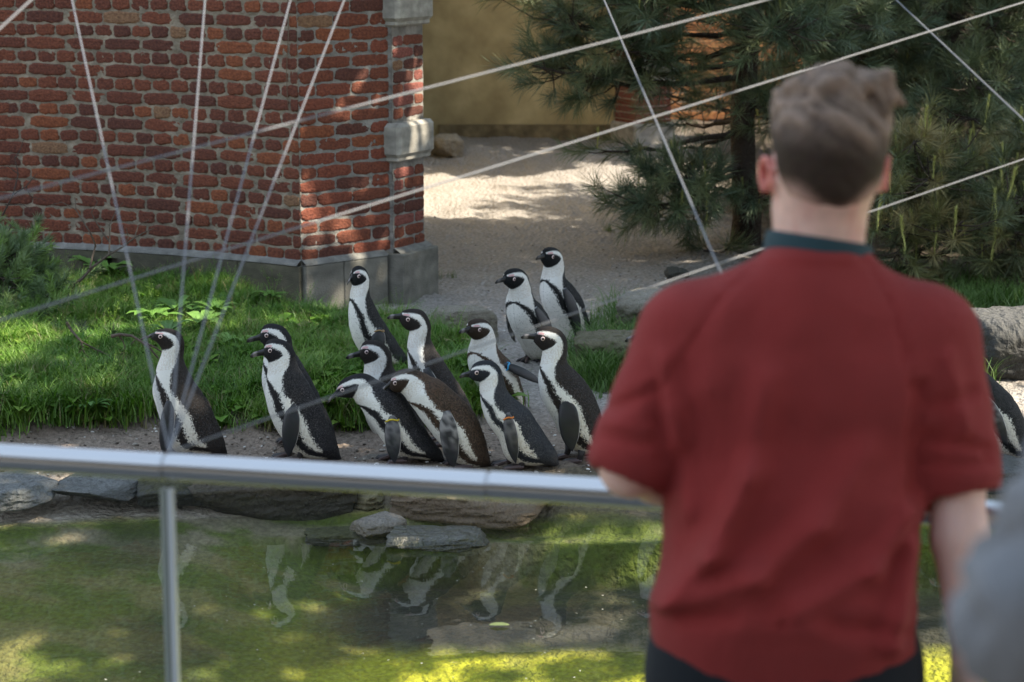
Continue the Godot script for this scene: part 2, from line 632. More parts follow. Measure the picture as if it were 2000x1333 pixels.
func tower() -> void:
	var root := thing("brick_tower", "red brick tower wall with curved face, pale mortar, grey stone plinth and corner pilaster", "building")
	for c in [lin(0.20, 0.064, 0.036), lin(0.255, 0.080, 0.040), lin(0.155, 0.054, 0.034), lin(0.33, 0.105, 0.042), lin(0.33, 0.19, 0.10), lin(0.34, 0.115, 0.085), lin(0.30, 0.088, 0.046)]:
		brick_mats.append(mat(c, 0.9, tex.brick, 0.22, tex.rough, 0.5))
	for i in 7:
		stretchers.append(brick_mesh(0.2435, 0.069, 0.8))
		headers.append(brick_mesh(0.1185, 0.0685, 0.8))
	var mortar := mat(lin(0.37, 0.31, 0.23), 0.95, tex.mottle, 0.5, tex.rough, 1.2)
	var m := MB.new()
	strip(m, 0, 0.0, 2.5, 0.28, 2.3, -0.003, 0.02, 0.0075)
	strip(m, 0, 2.5, 3.6, 0.0, 4.6, -0.002, 0.1, 0.004)
	strip(m, 0, 0.0, 2.5, 2.3, 4.6, -0.002, 0.1, 0.004)
	part(root, "mortar_wall", m.mesh(false, false), mortar)
	var pale := mat(lin(0.37, 0.35, 0.31), 0.95, tex.mottle, 0.5, tex.rough, 1.2)
	m = MB.new()
	strip(m, 1, 0.0, 0.67, 0.28, 2.3, -0.003, 0.018, 0.0075)
	strip(m, 1, 0.0, 0.67, 2.3, 4.6, -0.002, 0.1, 0.004)
	strip(m, 2, 0.0, 0.373, 0.28, 4.6, -0.003, 0.03, 0.004)
	part(root, "mortar_wall", m.mesh(false, false), pale)
	# return of the pilaster towards the wall and its far side
	m = MB.new()
	var pa := wall_frame(2, 0.0)
	var pb := wall_frame(2, 0.373)
	m.box(Transform3D(pa.basis, (pa.origin + pb.origin) / 2.0 - pa.basis.z * 0.156 + Vector3(0, 2.3, 0)), Vector3(0.373, 4.6, 0.30), 0.002)
	m.box(Transform3D(Basis(), Vector3(-2.85, 2.3, -17.9)), Vector3(3.4, 4.6, 8.0), 0.02)
	part(root, "wall_core", m.mesh(true), pale)
	var far: Array = []
	var y := 0.30 + COURSE / 2.0
	var row := 0
	while y < 4.5:
		var seen := y < 1.80
		# left face in English bond
		var s := 0.0
		var long := row % 2 == 1
		s = 0.0625 if long else 0.0
		if long:
			lay_brick(root, far, 0, 0.031, y, false, 0.5, seen)
		while s < 3.5:
			var w := 0.25 if long else 0.125
			lay_brick(root, far, 0, s + w / 2.0, y, long, 1.0, seen and s < 1.98)
			s += w
		# right face, stretchers in every course with broken joints
		s = 0.0
		if row % 2 == 0:
			for k in [[0.0, 0.125], [0.125, 0.25], [0.375, 0.285]]:
				lay_brick(root, far, 1, k[0] + k[1] / 2.0, y, k[1] > 0.2, k[1] / (0.25 if k[1] > 0.2 else 0.125), seen)
		else:
			for k in [[0.0, 0.255], [0.255, 0.255], [0.51, 0.15]]:
				lay_brick(root, far, 1, k[0] + k[1] / 2.0, y, k[1] > 0.2, k[1] / (0.25 if k[1] > 0.2 else 0.125), seen)
		y += COURSE
		row += 1
	y = 0.30 + 0.035
	row = 0
	var blocks := [[0.81, 1.06], [1.59, 1.9]]
	while y < 4.5:
		var clash := false
		for b in blocks:
			clash = clash or (y > b[0] - 0.035 and y < b[1] + 0.035)
		if not clash:
			var seen := y < 1.8
			if row % 2 == 0:
				lay_brick(root, far, 2, 0.13, y, true, 0.98, seen, 0.92)
				lay_brick(root, far, 2, 0.315, y, false, 0.95, seen, 0.92)
			else:
				lay_brick(root, far, 2, 0.068, y, false, 1.05, seen, 0.92)
				lay_brick(root, far, 2, 0.252, y, true, 0.95, seen, 0.92)
		y += 0.0695
		row += 1
	var rest := crowd(root, "upper_bricks", stretchers[0], brick_mats[1], far)
	rest.name = "upper_bricks"
	# stone blocks of the pilaster
	var stone := mat(lin(0.50, 0.475, 0.41), 0.85, tex.mottle, 0.4, tex.pit, 0.25)
	for b in blocks:
		m = MB.new()
		var c := (pa.origin + pb.origin) / 2.0 + Vector3(0, (b[0] + b[1]) / 2.0 + 0.012, 0)
		m.box(Transform3D(pa.basis, c - pa.basis.z * 0.10), Vector3(0.44, b[1] - b[0] - 0.05, 0.32), 0.022)
		m.box(Transform3D(pa.basis, c - pa.basis.z * 0.11 - Vector3(0, (b[1] - b[0]) / 2.0 - 0.016, 0)), Vector3(0.405, 0.032, 0.30), 0.008)
		part(root, "stone_block", m.mesh(true), stone)
	# plinth of grey slabs with a sloping ledge
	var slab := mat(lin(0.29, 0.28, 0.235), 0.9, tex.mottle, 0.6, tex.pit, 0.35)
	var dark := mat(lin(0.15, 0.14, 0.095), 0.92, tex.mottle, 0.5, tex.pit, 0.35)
	for k in [[0.0, 0.275], [0.279, 0.60]]:
		var t := wall_frame(1, (k[0] + k[1]) / 2.0)
		m = MB.new()
		m.box(Transform3D(t.basis, t.origin + Vector3(0, 0.115, 0) - t.basis.z * 0.06), Vector3(k[1] - k[0], 0.33, 0.20), 0.006)
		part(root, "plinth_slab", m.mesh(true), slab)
	m = MB.new()
	m.box(Transform3D(pa.basis, (pa.origin + pb.origin) / 2.0 + Vector3(0, 0.12, 0) - pa.basis.z * 0.05), Vector3(0.43, 0.335, 0.26), 0.006)
	part(root, "plinth_slab", m.mesh(true), slab)
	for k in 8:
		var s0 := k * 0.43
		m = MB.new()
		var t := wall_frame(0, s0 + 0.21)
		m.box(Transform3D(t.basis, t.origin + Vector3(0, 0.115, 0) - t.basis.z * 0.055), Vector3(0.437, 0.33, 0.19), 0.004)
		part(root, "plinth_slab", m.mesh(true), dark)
	var ledge := mat(lin(0.30, 0.295, 0.265), 0.9, tex.mottle, 0.4, tex.rough, 0.8)
	m = MB.new()
	for kind in [0, 1, 2]:
		var s_end: float = [3.4, 0.60, 0.40][kind]
		var n := 24 if kind == 0 else 8
		var id: Array = []
		for i in n + 1:
			var t := wall_frame(kind, s_end * i / n)
			var o := t.origin
			var w := 0.004 * noise.get_noise_2d(i * 1.7, kind * 9.0)
			id.append([m.vert(o + t.basis.z * (0.042 + w) + Vector3(0, 0.284, 0)), m.vert(o + t.basis.z * (0.036 + w) + Vector3(0, 0.294, 0)), m.vert(o - t.basis.z * 0.01 + Vector3(0, 0.322 + w, 0)), m.vert(o - t.basis.z * 0.02 + Vector3(0, 0.27, 0))])
		for i in n:
			for k in 4:
				m.quad_out(id[i][k], id[i + 1][k], id[i + 1][(k + 1) % 4], id[i][(k + 1) % 4], (m.v[id[i][0]] + m.v[id[i][2]] + m.v[id[i + 1][0]] + m.v[id[i + 1][2]]) / 4.0 - Vector3(0, 0.006, 0))
	part(root, "plinth_ledge", m.mesh(true, false), ledge)
	# thin wire down the wall next to the corner
	m = MB.new()
	var pts := PackedVector3Array()
	var rad := PackedFloat32Array()
	for i in 12:
		var t := wall_frame(0, 0.06 + 0.012 * sin(i * 0.9))
		pts.append(t.origin + t.basis.z * 0.014 + Vector3(0, 1.15 + 0.1 * i, 0))
		rad.append(0.0025)
	m.tube(pts, rad, 5)
	part(root, "wire", m.mesh(), mat(lin(0.12, 0.08, 0.05), 0.7))


func far_buildings() -> void:
	# yellow rendered wall at the back of the yard, under a deep roof
	var ochre := mat(lin(0.64, 0.52, 0.28), 0.92, tex.soft, 2.5, tex.rough, 0.5)
	var root := thing("plastered_wall", "ochre plastered wall in shade at the back of the sandy yard", "wall")
	var m := MB.new()
	m.box(Transform3D(Basis(), Vector3(-0.05, 1.75, -22.3)), Vector3(2.4, 4.3, 0.3), 0.01)
	part(root, "back_wall", m.mesh(true), ochre)
	m = MB.new()
	m.box(Transform3D(Basis(), Vector3(-1.03, 1.75, -17.85)), Vector3(0.16, 4.3, 8.6), 0.01)
	part(root, "side_wall", m.mesh(true), ochre)
	m = MB.new()
	m.box(Transform3D(Basis(), Vector3(0.16, 0.02, -22.13)), Vector3(1.76, 0.36, 0.03), 0.006)
	part(root, "base_band", m.mesh(true), mat(lin(0.30, 0.23, 0.125), 0.95, tex.mottle, 0.7, tex.rough, 0.6))
	m = MB.new()
	m.box(Transform3D(Basis(), Vector3(0.6, 4.2, -21.6)), Vector3(3.4, 0.3, 3.0), 0.01)
	part(root, "roof_slab", m.mesh(true), mat(lin(0.6, 0.57, 0.5), 0.9))
	# brick pier with a white stone block at its end
	var pier := thing("brick_pier", "narrow red brick pier with pale stone blocks behind the pine boughs", "pier", on(1262, 325))
	pier.position.z = -21.9
	pier.position.x = 1.27
	for i in 42:
		m = MB.new()
		m.box(Transform3D(), Vector3(0.40, 0.058, 0.4), 0.004)
		var b := part(pier, "brick", m.mesh(true), brick_mats[5 if i % 3 else 6], Vector3(rng.randf_range(-0.004, 0.004), 0.05 + i * 0.066, 0))
		b.rotation.y = 0.5
	m = MB.new()
	m.box(Transform3D(Basis(Vector3.UP, 0.5), Vector3(0, 1.4, 0)), Vector3(0.385, 2.9, 0.385), 0.002)
	part(pier, "mortar_core", m.mesh(true), mat(lin(0.5, 0.47, 0.42), 0.95))
	for y in [0.12, 0.74, 1.6]:
		m = MB.new()
		m.box(Transform3D(Basis(Vector3.UP, 0.5)), Vector3(0.47, 0.26, 0.47), 0.02)
		part(pier, "stone_block", m.mesh(true), mat(lin(0.6, 0.56, 0.5), 0.85, tex.mottle, 0.5), Vector3(0, y, 0))
	# sunlit timber fence further back
	var fence := thing("timber_fence", "orange brown fence of horizontal timber boards lit by the sun behind the pine", "fence", Vector3(2.1, 0, -24.5))
	var wood := [mat(lin(0.60, 0.27, 0.10), 0.8, tex.brick, 0.8), mat(lin(0.5, 0.22, 0.085), 0.8, tex.brick, 0.8), mat(lin(0.62, 0.32, 0.13), 0.8, tex.brick, 0.8)]
	for i in 24:
		m = MB.new()
		m.box(Transform3D(), Vector3(2.6, 0.082, 0.025), 0.004)
		part(fence, "board", m.mesh(true), wood[i % 3], Vector3(0, 0.08 + i * 0.096, 0))
	for x in [-1.2, 0.0, 1.2]:
		m = MB.new()
		m.box(Transform3D(), Vector3(0.09, 2.4, 0.09), 0.006)
		part(fence, "post", m.mesh(true), wood[1], Vector3(x, 1.2, -0.06))
	# plain rendered building behind the trees on the right
	var house := thing("brick_house", "brown brick house wall behind the pine trees on the right", "building", Vector3(9.0, 0, -30.0))
	m = MB.new()
	m.box(Transform3D(Basis(), Vector3(0, 4.0, 0)), Vector3(26, 8.5, 0.4), 0.02)
	part(house, "wall", m.mesh(true), mat(lin(0.07, 0.05, 0.04), 0.9, tex.mottle, 2.0, tex.rough, 1.0))
	m = MB.new()
	m.box(Transform3D(Basis(), Vector3(0, 8.5, 0.1)), Vector3(26.4, 0.5, 1.0), 0.03)
	part(house, "eaves", m.mesh(true), mat(lin(0.3, 0.28, 0.25), 0.9))

	# dark building added behind the visitors, never in view, to shade their backs
	var blocker := thing("added_sky_blocker", "dark building added out of frame behind the visitors to keep sky light off their backs", "building", Vector3(0, 0, 9.0))
	m = MB.new()
	m.box(Transform3D(Basis(), Vector3(0, 3.0, 0)), Vector3(26, 6.0, 3.0), 0.02)
	part(blocker, "wall", m.mesh(true), mat(lin(0.10, 0.08, 0.06), 0.9, tex.mottle, 2.0))
	m = MB.new()
	m.box(Transform3D(Basis(), Vector3(0, 6.1, -0.6)), Vector3(27, 0.2, 4.6), 0.02)
	part(blocker, "roof", m.mesh(true), mat(lin(0.08, 0.075, 0.07), 0.9))


# ---------------------------------------------------------------- rocks
var sphere_dirs := PackedVector3Array()
var sphere_tris := PackedInt32Array()


func make_sphere(level: int) -> void:
	# cube sphere
	var m := {}
	for face in 6:
		var b: Basis = [Basis(), Basis(Vector3.UP, PI / 2), Basis(Vector3.UP, PI), Basis(Vector3.UP, -PI / 2), Basis(Vector3.RIGHT, PI / 2), Basis(Vector3.RIGHT, -PI / 2)][face]
		var ids: Array = []
		for j in level + 1:
			for i in level + 1:
				var p := b * Vector3(tan((float(i) / level - 0.5) * PI / 2), tan((float(j) / level - 0.5) * PI / 2), 1.0)
				var d := p.normalized()
				var key := Vector3i((d * 10000.0).round())
				if not m.has(key):
					m[key] = sphere_dirs.size()
					sphere_dirs.append(d)
				ids.append(m[key])
		for j in level:
			for i in level:
				var a: int = ids[j * (level + 1) + i]
				var c: int = ids[j * (level + 1) + i + 1]
				var d: int = ids[(j + 1) * (level + 1) + i]
				var e: int = ids[(j + 1) * (level + 1) + i + 1]
				for t in [a, c, e, a, e, d]:
					sphere_tris.append(t)


func rock_mesh(size: Vector3, seed_: int, planes := 12, rough := 0.05, boxy := 0.7, top := Color.WHITE, side := Color.WHITE, stain := Color(0.5, 0.5, 0.5), strata := 0.0) -> ArrayMesh:
	if sphere_dirs.is_empty():
		make_sphere(22)
	var r := RandomNumberGenerator.new()
	r.seed = seed_
	var ns: Array = []
	var b := Basis.from_euler(Vector3(r.randf_range(-0.15, 0.15), r.randf_range(-0.3, 0.3), r.randf_range(-0.15, 0.15)))
	for d in [Vector3.UP, Vector3.DOWN, Vector3.LEFT, Vector3.RIGHT, Vector3.FORWARD, Vector3.BACK]:
		var q: Vector3 = (b * d + Vector3(r.randf_range(-1, 1), r.randf_range(-1, 1), r.randf_range(-1, 1)) * 0.16).normalized()
		ns.append([q, r.randf_range(0.86, 1.0)])
	for i in planes:
		var q := Vector3(r.randfn(), r.randfn(), r.randfn()).normalized()
		ns.append([q, r.randf_range(boxy + 0.22, boxy + 0.55)])
	var m := MB.new()
	for d in sphere_dirs:
		var k := 0.0
		for p in ns:
			var c: float = p[0].dot(d)
			if c > 0.05:
				k += pow(c / p[1], 22.0)
		var rad := pow(k, -1.0 / 22.0)
		var q := d * rad
		var o := q * 2.2 + Vector3(seed_ * 3.7, 0, 0)
		rad *= 1.0 + rough * (fine.get_noise_3dv(o) + 0.35 * fine.get_noise_3dv(o * 4.0)) + strata * sin(q.y * 17.0 + 2.0 * noise.get_noise_3dv(o)) * (1.0 - absf(d.y))
		q = d * rad
		var f := fine.get_noise_3dv(o * 1.5 + Vector3(50, 0, 0))
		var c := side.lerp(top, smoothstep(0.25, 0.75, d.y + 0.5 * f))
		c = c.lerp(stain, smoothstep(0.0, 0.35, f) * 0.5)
		m.vert(q * size / 2.0, Vector2.ZERO, c)
	m.ix = sphere_tris.duplicate()
	return m.mesh()


# a rock whose outline in the picture is about x0..x1 wide and top..bottom high
func rock(label: String, x0: float, x1: float, top: float, bottom: float, base: float, deep: float, seed_: int, tops: Color, sides: Color, stain: Color, gloss := 0.85, yaw := 0.0, rough := 0.07, boxy := 0.7, strata := 0.0, sink := 0.25, group := "rocks along the pond edge", high := 0.0) -> void:
	var p := on((x0 + x1) / 2.0, bottom, base)
	var zc := (p - EYE).dot(-Basis(Vector3.RIGHT, -PITCH).z)
	var s := F / zc
	var w := (x1 - x0) / s
	var h := ((bottom - top) / s - deep * 0.2) / 0.98
	if high > 0.0:
		h = high
	var size := Vector3(w, h * (1.0 + sink), deep)
	var o := MeshInstance3D.new()
	o.name = numbered(self, "rock")
	o.mesh = rock_mesh(size, seed_, 12, rough, boxy, tops, sides, stain, strata)
	o.material_override = mat(lin(1, 1, 1), gloss, tex.grain, 0.35, tex.crag, 2.4, true)
	add_child(o, true)
	o.position = Vector3(p.x, base + h / 2.0 - h * sink / 2.0, p.z - deep / 2.0)
	o.rotation.y = yaw
	tag(o, label, "rock", group)


func rocks() -> void:
	var slate := lin(0.17, 0.18, 0.175)
	var dark := lin(0.10, 0.10, 0.085)
	var moss := lin(0.10, 0.10, 0.03)
	var brown := lin(0.20, 0.155, 0.10)
	var tan_ := lin(0.30, 0.24, 0.17)
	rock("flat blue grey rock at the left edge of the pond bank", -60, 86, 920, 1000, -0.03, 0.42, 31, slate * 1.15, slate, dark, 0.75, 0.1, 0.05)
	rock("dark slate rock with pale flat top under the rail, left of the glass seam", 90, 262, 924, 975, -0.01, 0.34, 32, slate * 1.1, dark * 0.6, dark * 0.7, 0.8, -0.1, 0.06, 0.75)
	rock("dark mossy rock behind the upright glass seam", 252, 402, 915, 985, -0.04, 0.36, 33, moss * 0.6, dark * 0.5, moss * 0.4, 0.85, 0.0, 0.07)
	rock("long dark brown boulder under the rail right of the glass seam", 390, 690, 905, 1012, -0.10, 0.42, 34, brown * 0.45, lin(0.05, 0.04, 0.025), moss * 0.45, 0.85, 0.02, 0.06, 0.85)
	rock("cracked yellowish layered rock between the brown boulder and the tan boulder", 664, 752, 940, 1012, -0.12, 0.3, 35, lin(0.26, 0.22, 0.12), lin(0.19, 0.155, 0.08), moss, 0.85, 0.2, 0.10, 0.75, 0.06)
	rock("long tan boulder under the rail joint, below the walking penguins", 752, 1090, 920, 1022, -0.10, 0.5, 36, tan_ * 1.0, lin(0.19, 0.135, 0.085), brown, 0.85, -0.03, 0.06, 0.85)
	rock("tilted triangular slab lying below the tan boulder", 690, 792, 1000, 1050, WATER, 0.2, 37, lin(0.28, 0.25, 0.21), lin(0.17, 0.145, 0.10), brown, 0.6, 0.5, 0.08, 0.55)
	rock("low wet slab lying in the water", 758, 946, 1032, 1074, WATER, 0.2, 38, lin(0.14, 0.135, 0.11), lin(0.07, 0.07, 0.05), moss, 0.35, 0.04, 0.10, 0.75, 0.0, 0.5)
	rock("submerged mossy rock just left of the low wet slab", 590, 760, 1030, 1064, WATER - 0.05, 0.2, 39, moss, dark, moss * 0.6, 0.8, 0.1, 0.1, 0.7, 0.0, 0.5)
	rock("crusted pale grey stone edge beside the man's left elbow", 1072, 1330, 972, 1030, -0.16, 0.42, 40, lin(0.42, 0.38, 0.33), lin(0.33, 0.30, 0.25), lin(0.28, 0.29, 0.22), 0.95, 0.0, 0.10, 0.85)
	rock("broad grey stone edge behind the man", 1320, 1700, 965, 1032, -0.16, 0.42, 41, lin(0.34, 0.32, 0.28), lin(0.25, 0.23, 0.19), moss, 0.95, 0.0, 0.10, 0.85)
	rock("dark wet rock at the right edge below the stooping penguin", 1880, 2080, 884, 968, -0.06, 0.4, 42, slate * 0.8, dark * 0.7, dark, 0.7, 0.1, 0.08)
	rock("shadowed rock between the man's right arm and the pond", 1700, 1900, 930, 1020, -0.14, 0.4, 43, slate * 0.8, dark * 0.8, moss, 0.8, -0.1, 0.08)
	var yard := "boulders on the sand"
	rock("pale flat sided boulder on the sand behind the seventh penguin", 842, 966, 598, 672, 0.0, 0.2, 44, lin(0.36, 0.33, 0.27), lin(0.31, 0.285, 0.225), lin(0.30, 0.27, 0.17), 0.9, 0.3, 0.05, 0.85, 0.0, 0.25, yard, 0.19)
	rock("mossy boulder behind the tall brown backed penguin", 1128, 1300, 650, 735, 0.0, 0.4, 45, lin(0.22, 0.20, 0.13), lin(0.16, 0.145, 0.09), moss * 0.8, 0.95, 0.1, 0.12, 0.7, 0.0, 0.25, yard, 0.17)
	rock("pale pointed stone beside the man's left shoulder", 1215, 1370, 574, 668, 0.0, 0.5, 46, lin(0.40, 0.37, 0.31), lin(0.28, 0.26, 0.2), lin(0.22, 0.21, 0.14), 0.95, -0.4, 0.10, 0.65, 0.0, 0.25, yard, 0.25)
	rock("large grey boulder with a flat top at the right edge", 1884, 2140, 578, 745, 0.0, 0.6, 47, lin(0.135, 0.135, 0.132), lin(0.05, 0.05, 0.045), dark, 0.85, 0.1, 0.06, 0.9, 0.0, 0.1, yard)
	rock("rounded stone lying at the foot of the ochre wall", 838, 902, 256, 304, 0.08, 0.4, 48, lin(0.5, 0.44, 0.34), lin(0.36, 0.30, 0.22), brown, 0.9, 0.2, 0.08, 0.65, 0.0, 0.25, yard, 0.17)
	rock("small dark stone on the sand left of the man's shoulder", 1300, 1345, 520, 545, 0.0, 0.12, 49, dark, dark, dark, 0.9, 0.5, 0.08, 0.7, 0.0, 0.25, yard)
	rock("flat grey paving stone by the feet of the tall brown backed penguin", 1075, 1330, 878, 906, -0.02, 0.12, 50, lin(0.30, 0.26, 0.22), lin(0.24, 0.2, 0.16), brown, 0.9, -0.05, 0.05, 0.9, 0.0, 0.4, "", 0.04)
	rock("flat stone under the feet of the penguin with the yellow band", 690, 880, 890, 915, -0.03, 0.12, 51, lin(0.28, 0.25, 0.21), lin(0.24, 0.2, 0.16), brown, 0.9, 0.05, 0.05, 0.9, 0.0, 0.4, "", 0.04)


# ---------------------------------------------------------------- railing
func rail_axis(x: float) -> Vector3:
	return at(x, 893.0 + 0.0571 * x, 4.05 - 0.25 * x / 1200.0)


func railing() -> void:
	var steel := mat(lin(0.50, 0.50, 0.50), 0.2)
	steel.metallic = 1.0
	var root := thing("glass_railing", "glass railing with a round brushed steel handrail in front of the pond", "railing", rail_axis(325))
	var o := root.position
	var a := rail_axis(325) - o
	var d := (rail_axis(955) - rail_axis(325))
	d.y = 0.0
	var step := d.length()
	d = d.normalized()
	var pane_mat := StandardMaterial3D.new()
	pane_mat.transparency = BaseMaterial3D.TRANSPARENCY_ALPHA
	pane_mat.albedo_color = Color(0.5, 0.56, 0.54, 0.012)
	pane_mat.roughness = 0.02
	pane_mat.metallic_specular = 0.13
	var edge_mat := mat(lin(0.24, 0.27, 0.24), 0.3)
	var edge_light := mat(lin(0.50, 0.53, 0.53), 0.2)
	var r := 0.0245
	var face := Basis(d, Vector3.UP, d.cross(Vector3.UP))
	for k in range(-2, 4):
		var p0 := a + d * step * k
		var p1 := p0 + d * step
		var m := MB.new()
		m.tube(PackedVector3Array([p0 + d * 0.0015, p0 + d * 0.003, p1 - d * 0.003, p1 - d * 0.0015]), PackedFloat32Array([r - 0.0015, r, r, r - 0.0015]), 40)
		part(root, "handrail", m.mesh(), steel)
		m = MB.new()
		m.tube(PackedVector3Array([p0 - d * 0.03, p0 + d * 0.03]), PackedFloat32Array([r - 0.003, r - 0.003]), 24)
		part(root, "rail_sleeve", m.mesh(), steel)
		if k % 2 != 0:
			continue
		p1 = p0 + d * step * 2.0
		m = MB.new()
		m.box(Transform3D(face, (p0 + p1) / 2.0 - Vector3(0, 0.57, 0)), Vector3(step * 2.0 - 0.024, 1.06, 0.014), 0.0)
		var g := part(root, "glass_panel", m.mesh(true), pane_mat)
		for q in [p0 + d * 0.0065, p1 - d * 0.0065]:
			m = MB.new()
			m.box(Transform3D(face, q - Vector3(0, 0.57, 0)), Vector3(0.0105, 1.06, 0.0145), 0.0012)
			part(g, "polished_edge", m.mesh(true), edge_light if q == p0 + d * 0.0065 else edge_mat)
	var m := MB.new()
	m.box(Transform3D(face, a - Vector3(0, 1.08, 0) + d * step * 1.0), Vector3(step * 6.0, 0.06, 0.05), 0.003)
	part(root, "floor_channel", m.mesh(true), steel)


# ---------------------------------------------------------------- pines
# a tuft: long needles around a short shoot along +y
func needle_tuft(count: int, length: float, shoot: float, spread: float, width: float) -> ArrayMesh:
	var m := MB.new()
	for i in count:
		var h := shoot * rng.randf()
		var a := rng.randf() * TAU
		var lean := rng.randf_range(0.35, 1.0) * spread
		var d := Vector3(cos(a) * sin(lean), cos(lean), sin(a) * sin(lean))
		var l := length * rng.randf_range(0.7, 1.1)
		var side := d.cross(Vector3(rng.randfn(), rng.randfn(), rng.randfn())).normalized() * width / 2.0
		var p := Vector3(0, h, 0)
		var q := p + d * l * 0.6 + Vector3(0, l * 0.04, 0)
		var e := p + d * l + Vector3(0, l * 0.02, 0)
		var c := Color.WHITE * rng.randf_range(0.75, 1.25)
		c.a = 1.0
		var i0 := m.vert(p - side, Vector2.ZERO, c)
		var i1 := m.vert(p + side, Vector2.ZERO, c)
		var i2 := m.vert(q + side, Vector2.ZERO, c)
		var i3 := m.vert(q - side, Vector2.ZERO, c)
		var i4 := m.vert(e, Vector2.ZERO, c)
		m.quad(i0, i1, i2, i3)
		m.tri(i3, i2, i4)
	return m.mesh(false, false)


func candle_mesh() -> ArrayMesh:
	# a young upright shoot set with short needles
	var m := MB.new()
	var pts := PackedVector3Array()
	var rad := PackedFloat32Array()
	for i in 6:
		pts.append(Vector3(0.006 * sin(i * 1.3), 0.2 * i / 5.0, 0.005 * cos(i * 1.1)))
		rad.append(0.006 * (1.0 - 0.12 * i))
	m.tube(pts, rad, 5, Color(0.8, 0.75, 0.6))
	for i in 110:
		var h := 0.2 * sqrt(rng.randf())
		var a := rng.randf() * TAU
		var d := Vector3(cos(a) * 0.5, 1.0, sin(a) * 0.5).normalized()
		var p := Vector3(0, h, 0) + Vector3(cos(a), 0, sin(a)) * 0.005
		var side := Vector3(-sin(a), 0, cos(a)) * 0.0018
		var i0 := m.vert(p - side)
		var i1 := m.vert(p + side)
		var i2 := m.vert(p + d * rng.randf_range(0.018, 0.034))
		m.tri(i0, i1, i2)
	return m.mesh(false, false)


func limb(m: MB, a: Vector3, b: Vector3, r0: float, r1: float, sag: float, wob: float, n := 7) -> PackedVector3Array:
	var pts := PackedVector3Array()
	var rad := PackedFloat32Array()
	for i in n + 1:
		var t := float(i) / n
		var p := a.lerp(b, t)
		p.y -= sag * 4.0 * t * (1.0 - t)
		var e := sin(t * PI)
		p += Vector3(rng.randf_range(-1, 1), rng.randf_range(-1, 1), rng.randf_range(-1, 1)) * wob * e
		pts.append(p)
		rad.append(lerpf(r0, r1, t))
	m.tube(pts, rad, 7, Color.WHITE, 0.12)
	return pts


func aim(p: Vector3, d: Vector3, s: float) -> Transform3D:
	d = d.normalized()
	var x := d.cross(Vector3(0.3, 0.2, 1.0)).normalized()
	var b := Basis(x, d, x.cross(d)).rotated(d, rng.randf() * TAU)
	return Transform3D(b.scaled(Vector3.ONE * s), p)


# boughs: [start, end, spread of foliage, number of tufts, candles]
func conifer(called: String, label: String, base: Vector3, trunk: Array, boughs: Array, tuft_meshes: Array, green: Material, bark: Material, tints: Array, group: String, droop := 0.15, size := 1.0, shoots := 1.0) -> Node3D:
	var root := thing(called, label, "tree", base, group)
	var m := MB.new()
	var pts := PackedVector3Array()
	var rad := PackedFloat32Array()
	for t in trunk:
		pts.append(t[0] - base)
		rad.append(t[1])
	if pts.size() > 1:
		m.tube(pts, rad, 12, Color.WHITE, 0.10)
		part(root, "trunk", m.mesh(), bark)
	var wood := MB.new()
	var where: Array = [[], [], []]
	var cols: Array = [[], [], []]
	var candles: Array = []
	for b in boughs:
		var a: Vector3 = b[0] - base
		var e: Vector3 = b[1] - base
		var line := limb(wood, a, e, b[5] if b.size() > 5 else 0.022, 0.006, droop * a.distance_to(e) * 0.3, 0.03)
		var dir := (e - a).normalized()
		for i in int(b[3] * 0.82):
			var t := 1.0 - 0.52 * pow(rng.randf(), 1.2)
			var k := mini(int(t * (line.size() - 1)), line.size() - 2)
			var p: Vector3 = line[k].lerp(line[k + 1], t * (line.size() - 1) - k)
			var off: Vector3 = Vector3(rng.randfn(), rng.randfn() * 0.55, rng.randfn()) * b[2]
			var q: Vector3 = p + off
			var out: Vector3 = (dir * 0.7 + off.normalized() * 0.9 + Vector3(0, 0.25, 0)).normalized()
			if off.length() > 0.06:
				wood.tube(PackedVector3Array([p, p + off * 0.5 - Vector3(0, off.length() * 0.08, 0), q + out * 0.03]), PackedFloat32Array([0.006, 0.0045, 0.003]), 4)
			var w := rng.randi() % 3
			where[w].append(aim(q, out, size * rng.randf_range(0.8, 1.2)))
			var c: Color = tints[rng.randi() % tints.size()]
			cols[w].append(c)
			if rng.randf() < b[4]:
				candles.append(aim(q + out * 0.05, Vector3(rng.randf_range(-0.2, 0.2), 1.0, rng.randf_range(-0.2, 0.2)), rng.randf_range(0.35, 0.95) * shoots))
	part(root, "branches", wood.mesh(false, true), bark)
	for w in 3:
		if where[w].size():
			crowd(root, "needles", tuft_meshes[w], green, where[w], cols[w])
	if candles.size():
		crowd(root, "young_shoots", candle_mesh(), mat(lin(0.42, 0.44, 0.13), 0.6), candles)
	return root


